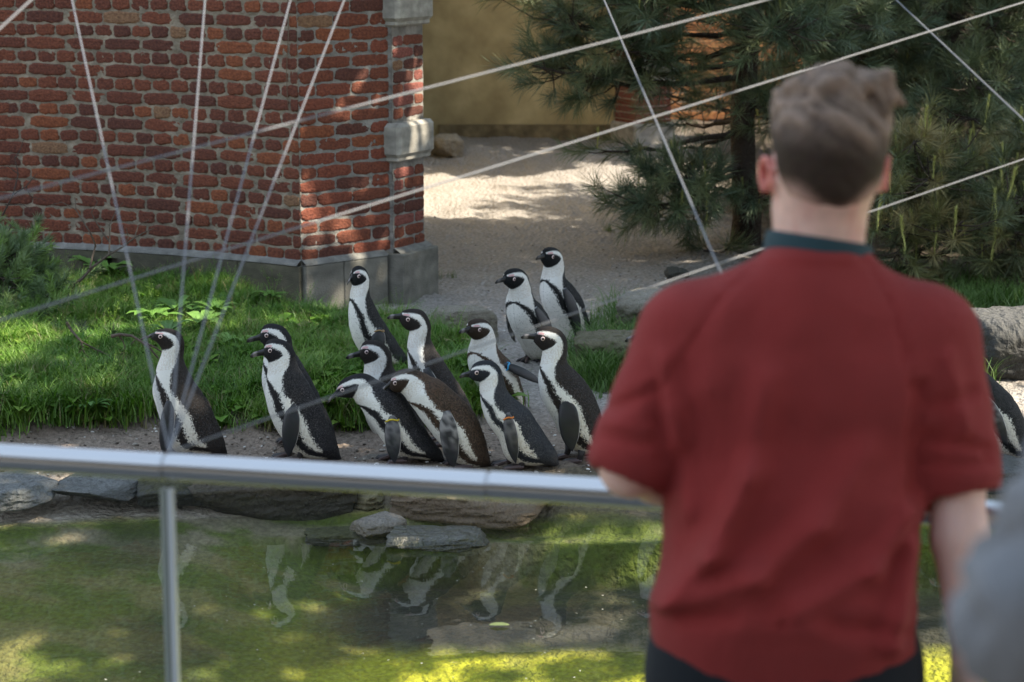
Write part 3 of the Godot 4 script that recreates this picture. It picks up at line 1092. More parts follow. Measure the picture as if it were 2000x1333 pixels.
func pines() -> void:
	var bark := mat(lin(0.085, 0.062, 0.045), 0.95, tex.grain, 0.25, tex.crag, 2.5)
	var green := mat(lin(1, 1, 1), 0.45, null, 1.0, null, 0.0, true)
	var long_: Array = [needle_tuft(80, 0.145, 0.13, 1.15, 0.0032), needle_tuft(66, 0.135, 0.16, 1.0, 0.0032), needle_tuft(74, 0.155, 0.10, 1.3, 0.0032)]
	var tints := [lin(0.125, 0.170, 0.080), lin(0.09, 0.130, 0.07), lin(0.18, 0.215, 0.10), lin(0.105, 0.155, 0.09)]
	# the pine in the middle
	var base := on(1455, 484)
	var z := base.z
	var D := 15.4
	var trunk := [[base - Vector3(0, 0.1, 0), 0.11], [at(1458, 420, D), 0.095], [at(1452, 330, D), 0.088], [at(1452, 230, D), 0.085], [at(1458, 120, D), 0.08], [at(1462, 0, D), 0.075], [at(1462, -200, D), 0.06], [at(1470, -320, D), 0.03]]
	var boughs := [
		[at(1452, 150, D), at(1040, 128, D - 0.9), 0.11, 34, 0.05], [at(1452, 120, D), at(1110, 130, D - 0.5), 0.14, 60, 0.03],
		[at(1455, 60, D), at(1090, 40, D - 0.8), 0.17, 60, 0.03], [at(1455, 20, D), at(1080, -60, D - 0.6), 0.2, 60, 0.02],
		[at(1455, 90, D), at(1200, 95, D - 1.0), 0.13, 50, 0.03], [at(1458, 20, D), at(1250, -30, D - 1.2), 0.17, 65, 0.03],
		[at(1458, 20, D), at(1350, -100, D - 1.3), 0.15, 60, 0.03], [at(1458, 0, D), at(1540, 60, D - 1.3), 0.16, 60, 0.03],
		[at(1458, 0, D), at(1430, -120, D - 1.2), 0.17, 60, 0.02], [at(1458, 30, D), at(1640, 30, D - 0.9), 0.2, 70, 0.02],
		[at(1458, -60, D), at(1300, -120, D - 0.9), 0.18, 70, 0.02], [at(1458, -60, D), at(1600, -90, D - 0.6), 0.25, 70, 0.02],
		[at(1452, 250, D), at(1180, 295, D - 0.6), 0.06, 9, 0.1], 
		[at(1450, 330, D), at(1270, 400, D - 0.8), 0.13, 62, 0.10], [at(1450, 320, D), at(1340, 350, D - 0.7), 0.12, 46, 0.10],
		[at(1455, 320, D), at(1250, 365, D - 0.5), 0.09, 28, 0.12],
		[at(1455, 350, D), at(1560, 360, D - 0.5), 0.13, 44, 0.05], [at(1455, 200, D), at(1560, 220, D - 0.4), 0.14, 40, 0.03],
		 [at(1450, 470, D), at(1375, 490, D - 0.5), 0.06, 8, 0.0],
		[at(1452, 230, D), at(1340, 240, D + 0.4), 0.10, 3, 0.0], [at(1452, 260, D), at(1330, 290, D + 0.2), 0.10, 3, 0.0],
		[at(1458, -160, D), at(1200, -200, D), 0.35, 90, 0.0]]
	conifer("pine_tree", "dark long needled pine with a bare lower trunk standing left of the man's head", base, trunk, boughs, long_, green, bark, tints, "pines on the right side of the yard")
	# pines on the right, with pale young shoots
	var b2 := on(1790, 540)
	D = 13.6
	boughs = []
	for i in 26:
		var x := rng.randf_range(1640, 1930)
		var y := rng.randf_range(250, 520)
		boughs.append([b2 + Vector3(rng.randf_range(-0.1, 0.1), 0.1 + 0.5 * rng.randf(), rng.randf_range(-0.1, 0.1)), at(x, y, D + rng.randf_range(-0.6, 0.6)), 0.12, 14, 0.34, 0.016])
	var light := [lin(0.19, 0.20, 0.075), lin(0.12, 0.15, 0.062), lin(0.27, 0.235, 0.10), lin(0.10, 0.13, 0.06)]
	conifer("pine_shrub", "low spreading pine with pale upright shoots right of the man's neck", b2, [], boughs, long_, green, bark, light, "pines on the right side of the yard", 0.15, 0.9, 1.15)
	var b3 := on(2010, 520)
	boughs = []
	for i in 26:
		var x := rng.randf_range(1850, 2160)
		var y := rng.randf_range(230, 520)
		boughs.append([b3 + Vector3(rng.randf_range(-0.1, 0.1), 0.1 + 0.5 * rng.randf(), rng.randf_range(-0.1, 0.1)), at(x, y, D + rng.randf_range(-0.6, 0.8)), 0.12, 14, 0.36, 0.016])
	conifer("pine_shrub", "low spreading pine with pale upright shoots behind the large grey boulder", b3, [], boughs, long_, green, bark, light, "pines on the right side of the yard", 0.15, 0.9, 1.15)
	# tall dark pines filling the upper right
	for t in [[1660, 400, 17.0, "tall dark pine behind the man's head"], [1850, 400, 16.2, "tall dark pine whose boughs hang above the low pines on the right"], [2060, 380, 17.2, "tall dark pine cut by the right edge"], [1960, 300, 20.0, "furthest dark pine at the upper right, in front of the brick house"]]:
		var D2: float = t[2]
		var b := on(t[0], t[1])
		b = at(t[0], t[1], D2)
		b.y = 0.05
		var top: Vector3 = b + Vector3(0.1, 2.8, 0)
		boughs = []
		for i in 30:
			var k := rng.randf()
			var h := lerpf(0.5, 2.5, k)
			var a := rng.randf() * TAU
			var l := lerpf(1.5, 0.7, k) * rng.randf_range(0.6, 1.1)
			var s := b + Vector3(0, h, 0)
			boughs.append([s, s + Vector3(cos(a) * l, rng.randf_range(-0.25, 0.25), sin(a) * l), 0.18, 34, 0.03, 0.02])
		conifer("pine_tree", t[3], b, [[b, 0.12], [b.lerp(top, 0.5), 0.09], [top, 0.03]], boughs, long_, green, bark, tints, "pines on the right side of the yard")
	# bushy mountain pine on the left
	var short_: Array = [needle_tuft(110, 0.062, 0.11, 1.2, 0.0026), needle_tuft(100, 0.058, 0.12, 1.05, 0.0026), needle_tuft(110, 0.066, 0.09, 1.3, 0.0026)]
	var b4 := on(-20, 700)
	D = (b4 - EYE).length()
	boughs = []
	for q in [[20, 440], [35, 480], [60, 450], [15, 520], [50, 540], [95, 560], [120, 545], [130, 580], [70, 600], [20, 590], [90, 620], [30, 640], [-30, 500], [-40, 580], [60, 650], [110, 640], [0, 680], [45, 505], [10, 470], [75, 575], [20, 560], [55, 620], [5, 620]]:
		boughs.append([b4 + Vector3(rng.randf_range(-0.1, 0.1), 0.1, rng.randf_range(-0.1, 0.1)), at(q[0], q[1], D + rng.randf_range(0.2, 0.9)), 0.07, 26, 0.0, 0.014])
	var fresh := [lin(0.15, 0.23, 0.075), lin(0.10, 0.165, 0.06), lin(0.20, 0.33, 0.07), lin(0.12, 0.19, 0.08)]
	conifer("mountain_pine", "bushy green mountain pine at the left edge in front of the brick wall", b4, [], boughs, short_, green, bark, fresh, "", 0.1)
	var b5 := on(150, 735)
	boughs = []
	for q in [[120, 690], [160, 665], [250, 680], [285, 690], [200, 700], [240, 700]]:
		boughs.append([b5 + Vector3(0, 0.02, 0), at(q[0], q[1], (b5 - EYE).length()), 0.05, 9, 0.0, 0.008])
	conifer("mountain_pine", "small dark pine sprigs lying in the grass left of the first penguin", b5, [], boughs, short_, green, bark, [lin(0.035, 0.055, 0.03), lin(0.05, 0.07, 0.04)], "", 0.1)


# broadleaf trees over the visitors, above the frame, that dapple the yard with shade
func shade_trees() -> void:
	var leaf := MB.new()
	for i in 7:
		var a := rng.randf() * TAU
		var p := Vector3(rng.randfn(), rng.randfn(), rng.randfn()) * 0.10
		var u := Vector3(cos(a), rng.randf_range(-0.4, 0.4), sin(a)).normalized() * 0.085
		var w := u.cross(Vector3(rng.randf_range(-0.5, 0.5), 1, rng.randf_range(-0.5, 0.5))).normalized() * 0.055
		var i0 := leaf.vert(p - u)
		var i1 := leaf.vert(p + w)
		var i2 := leaf.vert(p + u)
		var i3 := leaf.vert(p - w)
		leaf.quad(i0, i1, i2, i3)
	var mesh := leaf.mesh(false, false)
	var green := mat(lin(0.07, 0.13, 0.03), 0.6)
	green.backlight_enabled = true
	green.backlight = Color(0.25, 0.45, 0.1)
	var bark := mat(lin(0.12, 0.095, 0.07), 0.95, tex.grain, 0.4, tex.crag, 2.0)
	var list := [
		[Vector3(7.2, 0, -7.5), Vector3(4.6, 5.6, -8.2), Vector3(2.4, 1.3, 2.6), 1500, "broadleaf tree beside the pond, out of frame on the right"],
		[Vector3(8.2, 0, -13.0), Vector3(4.4, 6.0, -12.6), Vector3(4.4, 1.3, 2.9), 2500, "broadleaf tree beyond the pond, out of frame on the right"],
		[Vector3(9.0, 0, -19.5), Vector3(4.4, 6.4, -20.4), Vector3(3.4, 1.3, 2.3), 2400, "broadleaf tree at the back of the yard, out of frame on the right"],
		[Vector3(6.0, 0, 0.5), Vector3(3.6, 5.6, -1.4), Vector3(3.0, 1.2, 2.8), 3600, "broadleaf tree over the visitors, out of frame on the right"]]
	for t in list:
		var base: Vector3 = t[0]
		var root := thing("broadleaf_tree", t[4], "tree", base, "trees over the visitors")
		var m := MB.new()
		var c: Vector3 = t[1] - base
		m.tube(PackedVector3Array([Vector3.ZERO, Vector3(0.05, 1.5, 0), c * Vector3(0.35, 0.6, 0.35), c]), PackedFloat32Array([0.22, 0.18, 0.13, 0.05]), 12, Color.WHITE, 0.1)
		for k in 9:
			var e: Vector3 = c + Vector3(rng.randfn(), rng.randf_range(-0.5, 0.6), rng.randfn()) * t[2] * 0.55
			limb(m, c * Vector3(0.35, 0.6, 0.35), e, 0.07, 0.015, 0.0, 0.15)
		part(root, "trunk", m.mesh(), bark)
		var where: Array = []
		var guard := 0
		while where.size() < t[3] and guard < 60000:
			guard += 1
			var d := Vector3(rng.randf_range(-1, 1), rng.randf_range(-1, 1), rng.randf_range(-1, 1))
			if d.length() > 1.0:
				continue
			var p: Vector3 = c + d * t[2]
			if noise.get_noise_3dv((p + base) * 0.55) < -0.28 + 0.25 * d.length():
				continue
			# thinner patches through which the sun reaches the tower, the walking birds and the sand
			var w := p + base
			if Vector2(w.x - 3.7, w.z + 12.1).length() < 1.1 and rng.randf() < 0.82 or Vector2((w.x - 4.2) * 0.7, w.z + 8.2).length() < 0.45 and rng.randf() < 0.8:
				continue
			if w.x > 4.3 and w.x < 6.0 and w.z > -7.7 and w.z < -5.2 and rng.randf() < 0.88:
				continue
			if w.z < -22.0 and rng.randf() < 0.8:
				continue
			where.append(Transform3D(Basis.from_euler(Vector3(rng.randf() * 6, rng.randf() * 6, 0)).scaled(Vector3.ONE * rng.randf_range(0.8, 1.4)), p))
		crowd(root, "leaves", mesh, green, where)


# ---------------------------------------------------------------- grass, weeds, twigs
func grass_tuft(count: int, tall: float, wide: float, bend: float) -> ArrayMesh:
	var m := MB.new()
	for i in count:
		var a := rng.randf() * TAU
		var p := Vector3(rng.randfn() * wide, 0, rng.randfn() * wide)
		var h := tall * rng.randf_range(0.45, 1.1)
		var d := Vector3(cos(a), 0, sin(a))
		var s := Vector3(-d.z, 0, d.x) * rng.randf_range(0.0016, 0.0030)
		var f := bend * rng.randf_range(0.3, 1.3) * h
		var c := Color.WHITE * rng.randf_range(0.75, 1.2)
		c.a = 1.0
		var ids: Array = []
		for k in 4:
			var t := k / 3.0
			var q := p + Vector3(0, h * (t - 0.25 * t * t * bend), 0) + d * f * t * t
			if k == 3:
				ids.append([m.vert(q, Vector2.ZERO, c)])
			else:
				ids.append([m.vert(q - s * (1.0 - 0.25 * k), Vector2.ZERO, c), m.vert(q + s * (1.0 - 0.25 * k), Vector2.ZERO, c)])
		m.quad(ids[0][0], ids[0][1], ids[1][1], ids[1][0])
		m.quad(ids[1][0], ids[1][1], ids[2][1], ids[2][0])
		m.tri(ids[2][0], ids[2][1], ids[3][0])
	return m.mesh(false, false)


func leaf_rosette(count: int, long_: float, wide: float, rise: float) -> ArrayMesh:
	var m := MB.new()
	for i in count:
		var a := TAU * i / count + rng.randf_range(-0.4, 0.4)
		var d := Vector3(cos(a), 0, sin(a))
		var s := Vector3(-d.z, 0, d.x)
		var l := long_ * rng.randf_range(0.6, 1.1)
		var up := rise * rng.randf_range(0.5, 1.2)
		var c := Color.WHITE * rng.randf_range(0.8, 1.15)
		c.a = 1.0
		var prev: Array = []
		for k in 6:
			var t := k / 5.0
			var w := wide * l * (0.10 + 0.9 * sin(PI * pow(t, 1.25))) * (0.0 if k == 5 else 1.0)
			var q := d * l * t * 0.9 + Vector3(0, up * l * (t * 1.3 - 0.9 * t * t), 0)
			var ids := [m.vert(q - s * w + Vector3(0, w * 0.25, 0), Vector2.ZERO, c), m.vert(q, Vector2.ZERO, c * 0.92), m.vert(q + s * w + Vector3(0, w * 0.25, 0), Vector2.ZERO, c)]
			if k > 0:
				m.quad(prev[0], prev[1], ids[1], ids[0])
				m.quad(prev[1], prev[2], ids[2], ids[1])
			prev = ids
	return m.mesh(false, false)


func seed_stalks() -> ArrayMesh:
	var m := MB.new()
	for i in 5:
		var a := rng.randf() * TAU
		var d := Vector3(cos(a), 0, sin(a))
		var h := rng.randf_range(0.12, 0.22)
		var pts := PackedVector3Array()
		for k in 4:
			pts.append(d * h * 0.35 * k * k / 9.0 + Vector3(0, h * k / 3.0, 0))
		m.tube(pts, PackedFloat32Array([0.0012, 0.001, 0.0008, 0.0005]), 3, Color(0.9, 0.95, 0.7))
		for k in 14:
			var t := rng.randf_range(0.62, 1.0)
			var p := d * h * 0.35 * t * t + Vector3(0, h * t, 0) + Vector3(rng.randfn(), rng.randfn(), rng.randfn()) * 0.008
			var u := Vector3(rng.randfn(), rng.randfn(), rng.randfn()).normalized() * 0.005
			var w := u.cross(Vector3(0.3, 1, 0.2)).normalized() * 0.003
			m.tri(m.vert(p - u, Vector2.ZERO, Color(1.5, 1.45, 1.1)), m.vert(p + w, Vector2.ZERO, Color(1.5, 1.45, 1.1)), m.vert(p + u, Vector2.ZERO, Color(1.5, 1.45, 1.1)))
	return m.mesh(false, false)


func plants() -> void:
	var green := mat(lin(1, 1, 1), 0.5, null, 1.0, null, 0.0, true)
	green.backlight_enabled = true
	green.backlight = Color(0.5, 0.7, 0.25)
	var meshes: Array = [grass_tuft(18, 0.10, 0.022, 1.0), grass_tuft(18, 0.135, 0.024, 1.25), grass_tuft(20, 0.075, 0.025, 0.8), seed_stalks(), leaf_rosette(10, 0.075, 0.24, 0.9)]
	var where: Array = [[], [], [], [], []]
	var cols: Array = [[], [], [], [], []]
	var tries := 0
	while tries < 22000:
		tries += 1
		var x := rng.randf_range(-2.9, 0.35)
		var z := rng.randf_range(-12.9, -9.3)
		var g := grassy(x, z)
		if rng.randf() > g * 1.1 - 0.12:
			continue
		var patch := noise.get_noise_2d(x * 3.3 + 40.0, z * 3.3)
		if patch < -0.42 and rng.randf() < 0.8:
			continue
		var n := noise.get_noise_2d(x * 1.3, z * 1.3)
		# a worn patch
		if Vector2((x + 1.75) * 1.0, (z + 11.9) * 1.2).length() < 0.3 and rng.randf() < 0.6:
			continue
		var k := rng.randi() % 3
		if rng.randf() < 0.045:
			k = 3
		elif rng.randf() < 0.10 + 0.35 * maxf(n, 0.0):
			k = 4
		var edge := smoothstep(0.0, 0.5, grass_edge(x) - z)
		var s := rng.randf_range(0.75, 1.25) * 0.86 * (1.7 if k == 4 and rng.randf() < 0.15 else 1.0) * (1.25 - 0.35 * edge) * (1.0 + 0.3 * n + 0.45 * patch) * (1.0 + 0.35 * smoothstep(-1.2, -2.2, x) * (1.0 - edge))
		where[k].append(Transform3D(Basis(Vector3.UP, rng.randf() * TAU).scaled(Vector3(s, s * rng.randf_range(0.8, 1.2), s)), Vector3(x, ground_height(x, z) - 0.004, z)))
		var c := lin(0.125, 0.26, 0.026).lerp(lin(0.21, 0.31, 0.05), rng.randf() * clampf(0.6 + 1.2 * n, 0.1, 1.0)).lerp(lin(0.055, 0.145, 0.018), rng.randf() * clampf(0.7 - n, 0.2, 1.0))
		if rng.randf() < 0.09:
			c = lin(0.27, 0.24, 0.11)
		cols[k].append(c)
	var grass := Node3D.new()
	grass.name = "grass_bank"
	add_child(grass)
	tag(grass, "lush green grass and weeds on the bank below the brick wall", "grass", "", "stuff")
	for k in 5:
		crowd(grass, ["grass_blades", "grass_blades", "grass_blades", "seed_stalks", "clover_leaves"][k], meshes[k], green, where[k], cols[k])
	# grass round the boulders on the right
	var side: Array = []
	var tint: Array = []
	for i in 900:
		var q: Array = [[1190, 725, 40, 18], [1230, 700, 50, 20], [1250, 655, 40, 22], [1690, 575, 60, 14], [1870, 640, 40, 50], [1880, 700, 30, 30], [1170, 740, 22, 14], [1940, 600, 60, 12]][i % 8]
		var p := on(q[0] + rng.randfn() * q[2], q[1] + rng.randfn() * q[3])
		p.y = ground_height(p.x, p.z)
		var s := rng.randf_range(0.7, 1.5)
		side.append(Transform3D(Basis(Vector3.UP, rng.randf() * TAU).scaled(Vector3(s, s, s)), p))
		tint.append(lin(0.075, 0.16, 0.022).lerp(lin(0.12, 0.19, 0.05), rng.randf()))
	var tuftg := Node3D.new()
	tuftg.name = "grass_tufts"
	add_child(tuftg)
	tag(tuftg, "long grass growing round the boulders on the right", "grass", "", "stuff")
	crowd(tuftg, "grass_blades", grass_tuft(16, 0.15, 0.02, 0.9), green, side, tint)
	var few: Array = []
	for q in [[1190, 462], [1195, 465], [1185, 461], [955, 640], [1040, 700], [1130, 615], [1135, 620], [790, 690], [880, 545], [850, 545], [900, 660], [840, 555], [760, 600], [700, 612]]:
		var p := on(q[0], q[1])
		p.y = ground_height(p.x, p.z)
		few.append(Transform3D(Basis(Vector3.UP, rng.randf() * TAU).scaled(Vector3.ONE * rng.randf_range(0.5, 1.0)), p))
	crowd(tuftg, "stray_blades", meshes[0], mat(lin(0.10, 0.15, 0.03), 0.6), few)
	# leafy weeds one can tell apart
	var weed := mat(lin(1, 1, 1), 0.5, null, 1.0, null, 0.0, true)
	weed.backlight_enabled = true
	weed.backlight = Color(0.4, 0.6, 0.2)
	var spots := [[300, 655, 0.15, "broad leafed weed behind the first penguin's head"], [345, 640, 0.14, "broad leafed weed below the middle of the brick plinth"], [395, 668, 0.15, "broad leafed weed right of the first penguin's head"], [420, 640, 0.13, "light green weed near the worn patch of grass"], [170, 790, 0.11, "weed at the front edge of the grass bank on the left"], [455, 700, 0.11, "weed left of the pair of penguins"], [215, 560, 0.16, "dark leafed weed against the plinth beside the bare shrub"], [285, 525, 0.16, "tall leafed weed against the plinth"], [180, 545, 0.15, "dark leafed weed beneath the bare branch"], [530, 610, 0.10, "small weed at the corner of the plinth"], [330, 700, 0.12, "weed beside the first penguin's neck"]]
	var ros: Array = [leaf_rosette(11, 1.0, 0.17, 0.75), leaf_rosette(13, 1.0, 0.14, 1.0), leaf_rosette(9, 1.0, 0.2, 0.6)]
	for i in spots.size():
		var q: Array = spots[i]
		var p := on(q[0], q[1], 0.12)
		p.y = ground_height(p.x, p.z) + 0.05
		var o := thing("leafy_weed", q[3], "weed", p, "leafy weeds in the grass")
		var mm := MB.new()
		var leaves := part(o, "leaves", ros[i % 3], weed)
		leaves.scale = Vector3.ONE * q[2] * 1.15
		leaves.rotation.y = i * 1.3
		mm.tube(PackedVector3Array([Vector3(0, -0.06, 0), Vector3(0, 0.03, 0)]), PackedFloat32Array([0.005, 0.003]), 6, Color(0.1, 0.18, 0.04))
		part(o, "stem", mm.mesh(), weed)
		leaves.material_override = mat([lin(0.10, 0.21, 0.035), lin(0.065, 0.15, 0.028), lin(0.12, 0.23, 0.05)][i % 3], 0.5)
	# bare branches
	var twig := mat(lin(0.15, 0.115, 0.085), 0.9, tex.grain, 0.1, tex.crag, 0.6)
	var dark := mat(lin(0.05, 0.038, 0.03), 0.9)
	var D := 12.2
	branch("bare_shrub", "bare shrub with a leaning pale branch in front of the brick plinth", "shrub", twig, D, [
		[[130, 568], [160, 545], [180, 522], [212, 498], [240, 482]], [[175, 525], [180, 500], [186, 480], [176, 455], [160, 430], [148, 410], [146, 385]], [[212, 498], [214, 470], [213, 440]],
		[[213, 472], [200, 455], [185, 430], [178, 415]], [[240, 482], [262, 465], [280, 455], [300, 446]], [[240, 482], [250, 465], [246, 445]], [[262, 465], [270, 440], [290, 430]], [[148, 410], [120, 395], [100, 400]], [[178, 415], [190, 395], [176, 375]], [[213, 440], [225, 415], [240, 395]]], [0.010, 0.006, 0.006, 0.005, 0.005, 0.004, 0.004, 0.003, 0.003, 0.003])
	branch("bare_shrub", "thin dark leafless twigs against the brick wall at the left edge", "shrub", dark, 12.3, [
		[[5, 420], [25, 380], [35, 340], [28, 310]], [[25, 380], [50, 365], [70, 340]], [[35, 340], [15, 325], [0, 330]], [[50, 365], [60, 385], [85, 390]], [[28, 310], [40, 290], [46, 270]], [[10, 400], [45, 400], [60, 410]]], [0.005, 0.004, 0.003, 0.003, 0.003, 0.003])
	branch("fallen_branch", "forked dead branch lying in the grass left of the first penguin", "branch", twig, 10.6, [
		[[130, 630], [138, 645], [158, 668], [185, 682], [215, 696]], [[158, 668], [162, 680], [152, 690]], [[190, 684], [191, 705]], [[160, 682], [172, 700], [178, 712]]], [0.007, 0.004, 0.003, 0.003])
	branch("fallen_branch", "dead branch with side twigs that the first penguin's beak touches", "branch", twig, 9.7, [
		[[218, 657], [232, 654], [256, 656], [272, 665], [292, 680], [308, 700]], [[272, 665], [284, 658], [298, 655]], [[280, 668], [300, 678], [322, 692]], [[232, 656], [240, 668], [244, 680]], [[256, 672], [264, 664], [280, 662]]], [0.008, 0.005, 0.005, 0.004, 0.003])


func branch(called: String, label: String, category: String, m: Material, depth: float, lines: Array, radii: Array) -> void:
	var p0: Vector3 = at(lines[0][0][0], lines[0][0][1], depth)
	var root := thing(called, label, category, p0)
	for i in lines.size():
		var pts := PackedVector3Array()
		var rad := PackedFloat32Array()
		var n: int = lines[i].size()
		for k in n:
			var q: Array = lines[i][k]
			pts.append(at(q[0], q[1], depth + 0.12 * noise.get_noise_2d(q[0] * 0.02, q[1] * 0.02)) - p0)
			rad.append(radii[i] * (1.0 - 0.55 * k / (n - 1)))
		var b := MB.new()
		b.tube(pts, rad, 7, Color.WHITE, 0.12)
		part(root, "twig" if i else "main_stem", b.mesh(), m)


# pebbles, droppings and bits of feather on the sand; specks and one leaf on the water
func litter() -> void:
	var pebble := MB.new()
	pebble.box(Transform3D(Basis.from_euler(Vector3(0.3, 0.5, 0.2))), Vector3(0.02, 0.012, 0.016), 0.005)
	var where: Array = []
	var cols: Array = []
	for i in 1100:
		var p: Vector3
		if i % 3:
			p = on(rng.randf_range(0, 1250), rng.randf_range(835, 925))
		else:
			p = on(rng.randf_range(600, 1500), rng.randf_range(380, 700))
		if grassy(p.x, p.z) > 0.6:
			continue
		p.y = ground_height(p.x, p.z) + 0.002
		var s := rng.randf_range(0.25, 0.9) if rng.randf() < 0.95 else rng.randf_range(1.0, 1.8)
		where.append(Transform3D(Basis.from_euler(Vector3(rng.randf() * 0.6, rng.randf() * 6.0, 0)).scaled(Vector3(s, s * 0.7, s)), p))
		cols.append([lin(0.12, 0.10, 0.08), lin(0.30, 0.27, 0.23), lin(0.07, 0.055, 0.04), lin(0.62, 0.60, 0.56)][rng.randi() % 4])
	var stones := Node3D.new()
	stones.name = "pebbles"
	add_child(stones)
	tag(stones, "small pebbles, droppings and litter scattered over the sand", "pebbles", "", "stuff")
	crowd(stones, "pebbles", pebble.mesh(true), mat(lin(1, 1, 1), 0.9, null, 1.0, null, 0.0, true), where, cols)
	var fluff: Array = []
	for i in 90:
		var p := on(rng.randf_range(200, 1250), rng.randf_range(1100, 1330), WATER + 0.003)
		fluff.append(Transform3D(Basis(Vector3.UP, rng.randf() * 6.0).scaled(Vector3(1, 0.15, 0.6) * rng.randf_range(0.12, 0.4)), p))
	var scum := Node3D.new()
	scum.name = "floating_specks"
	add_child(scum)
	tag(scum, "pale specks of down floating on the pond", "specks", "", "stuff")
	crowd(scum, "specks", pebble.mesh(true), mat(lin(0.6, 0.6, 0.52), 0.9), fluff)
	var leaf := MB.new()
	var mid := leaf.vert(Vector3(0, 0.003, 0))
	var edge: Array = []
	for k in 10:
		var a := TAU * k / 10.0
		edge.append(leaf.vert(Vector3(cos(a) * 0.034, 0.001 + 0.004 * absf(sin(a)), sin(a) * 0.018)))
	for k in 10:
		leaf.tri(mid, edge[(k + 1) % 10], edge[k])
	var o := thing("leaf", "yellow leaf floating on the pond below the penguins", "leaf", on(975, 1222, WATER + 0.004))
	part(o, "blade", leaf.mesh(false, false), mat(lin(0.55, 0.55, 0.16), 0.6))


# ---------------------------------------------------------------- penguins
const WIDTHS := [0.004, 0.040, 0.070, 0.086, 0.092, 0.091, 0.086, 0.076, 0.062, 0.050, 0.046, 0.040, 0.028, 0.013]
const BACK_EDGE := [1.0, 0.30, 2.0, 0.52, 3.0, 0.57, 4.0, 0.61, 5.0, 0.56, 6.0, 0.50, 7.0, 0.545, 7.5, 0.60, 8.0, 0.69, 9.0, 0.74, 10.0, 0.75, 11.0, 0.72, 12.0, 0.72, 12.6, 0.78, 13.0, 0.9]
const BAND := [1.4, 0.42, 2.2, 0.37, 3.0, 0.375, 4.0, 0.40, 5.0, 0.36, 6.0, 0.36, 6.6, 0.28, 7.0, 0.19, 7.3, 0.06, 7.45, -0.1]
const MASK := [9.1, 0.45, 9.3, 0.585, 9.7, 0.60, 10.2, 0.58, 10.8, 0.585, 11.3, 0.60, 12.0, 0.61, 12.6, 0.66, 13.0, 0.95]


# the plumage: u runs from the front (0) to the back (1), v along the body from tail to beak
func plumage(kind: int) -> ImageTexture:
	var w := 128
	var h := 512
	var data := PackedByteArray()
	data.resize(w * h * 3)
	var black: Color = [lin(0.009, 0.009, 0.011), lin(0.012, 0.010, 0.0095), lin(0.016, 0.019, 0.024), lin(0.030, 0.019, 0.012), lin(0.006, 0.007, 0.008)][kind]
	var white := lin(0.72, 0.72, 0.68)
	var cream := lin(0.66, 0.61, 0.50)
	var pink := lin(0.62, 0.33, 0.33)
	fine.seed = 40 + kind
	for y in h:
		var t := 13.0 * y / (h - 1)
		var back := curve(BACK_EDGE, t)
		var band := curve(BAND, t)
		var msk := curve(MASK, t)
		for x in w:
			var q := float(x) / (w - 1)
			var j1 := fine.get_noise_2d(x * 0.16, y * 0.11)
			var j2 := fine.get_noise_2d(x * 0.7 + 90.0, y * 0.16)
			var e := 0.034 * j1 + 0.06 * j2
			var qq := q + e
			var c := white.lerp(cream, smoothstep(6.0, 2.0, t) * 0.8)
			c = c * (1.0 + 0.14 * j2)
			c = c.lerp(lin(0.36, 0.29, 0.20), 0.7 * smoothstep(0.05, 0.5, j1 + 0.1) * smoothstep(4.6, 2.0, t))
			if t > 7.6 and t < 9.0:
				c = c.lerp(lin(0.5, 0.42, 0.33), 0.5 * smoothstep(0.1, 0.5, j1 + 0.2))
			var dark := 0.0
			# back, nape and crown
			dark = maxf(dark, smoothstep(back - 0.008, back + 0.008, qq))
			# breast band running down the flanks
			if t < 7.6:
				dark = maxf(dark, 1.0 - smoothstep(0.056, 0.074, absf(qq - band)) if t < 7.25 else 1.0 - smoothstep(0.10, 0.16, absf(t + 3.0 * e - 7.30) + maxf(0.0, qq - 0.12) * 2.0))
			# face
			if t > 9.0:
				var tt := t + 4.0 * e
				dark = maxf(dark, smoothstep(9.08, 9.2, tt) * (1.0 - smoothstep(msk - 0.012, msk + 0.012, qq)))
				dark = maxf(dark, smoothstep(12.55, 12.8, t))
			# legs and tail
			dark = maxf(dark, smoothstep(1.5, 1.1, t + 4.0 * e))
			if t < 6.8 and t > 2.5 and q < 0.30:
				var sp := fine.get_noise_2d(x * 0.33 + 300.0, y * 0.24)
				dark = maxf(dark, smoothstep(0.50, 0.56, sp))
			var d := black
			var fl := fine.get_noise_2d(x * 1.6 + 20.0, y * 0.55)
			d = d * (1.0 + 0.55 * j2 + 0.4 * j1)
			if t < 8.6:
				d = d.lerp(lin(0.19, 0.18, 0.175) if kind != 3 else lin(0.26, 0.19, 0.13), smoothstep(0.10, 0.40, fl) * (0.55 if q > back else 0.1))
			if kind == 3:
				d = d.lerp(lin(0.075, 0.045, 0.028), smoothstep(-0.1, 0.45, j1 + (0.25 if t > 6.5 and t < 9.0 else 0.0)) * (0.25 if t > 9.0 else 1.0))
			elif kind == 1:
				d = d.lerp(lin(0.026, 0.018, 0.014), smoothstep(0.0, 0.4, j1))
			c = c.lerp(d, dark)
			# bare pink skin above and before the eye
			if t > 10.9 and t < 12.4 and kind != 2:
				var pk := (1.0 - smoothstep(0.022, 0.05, absf(q - (0.635 + 0.02 * (t - 11.5))))) * smoothstep(11.0, 11.25, t) * (1.0 - smoothstep(12.1, 12.4, t))
				c = c.lerp(pink, pk * 0.9)
			c = c.linear_to_srgb()
			var k := (y * w + x) * 3
			data[k] = clampi(int(c.r * 255.0), 0, 255)
			data[k + 1] = clampi(int(c.g * 255.0), 0, 255)
			data[k + 2] = clampi(int(c.b * 255.0), 0, 255)
	return ImageTexture.create_from_image(Image.create_from_data(w, h, false, Image.FORMAT_RGB8, data))


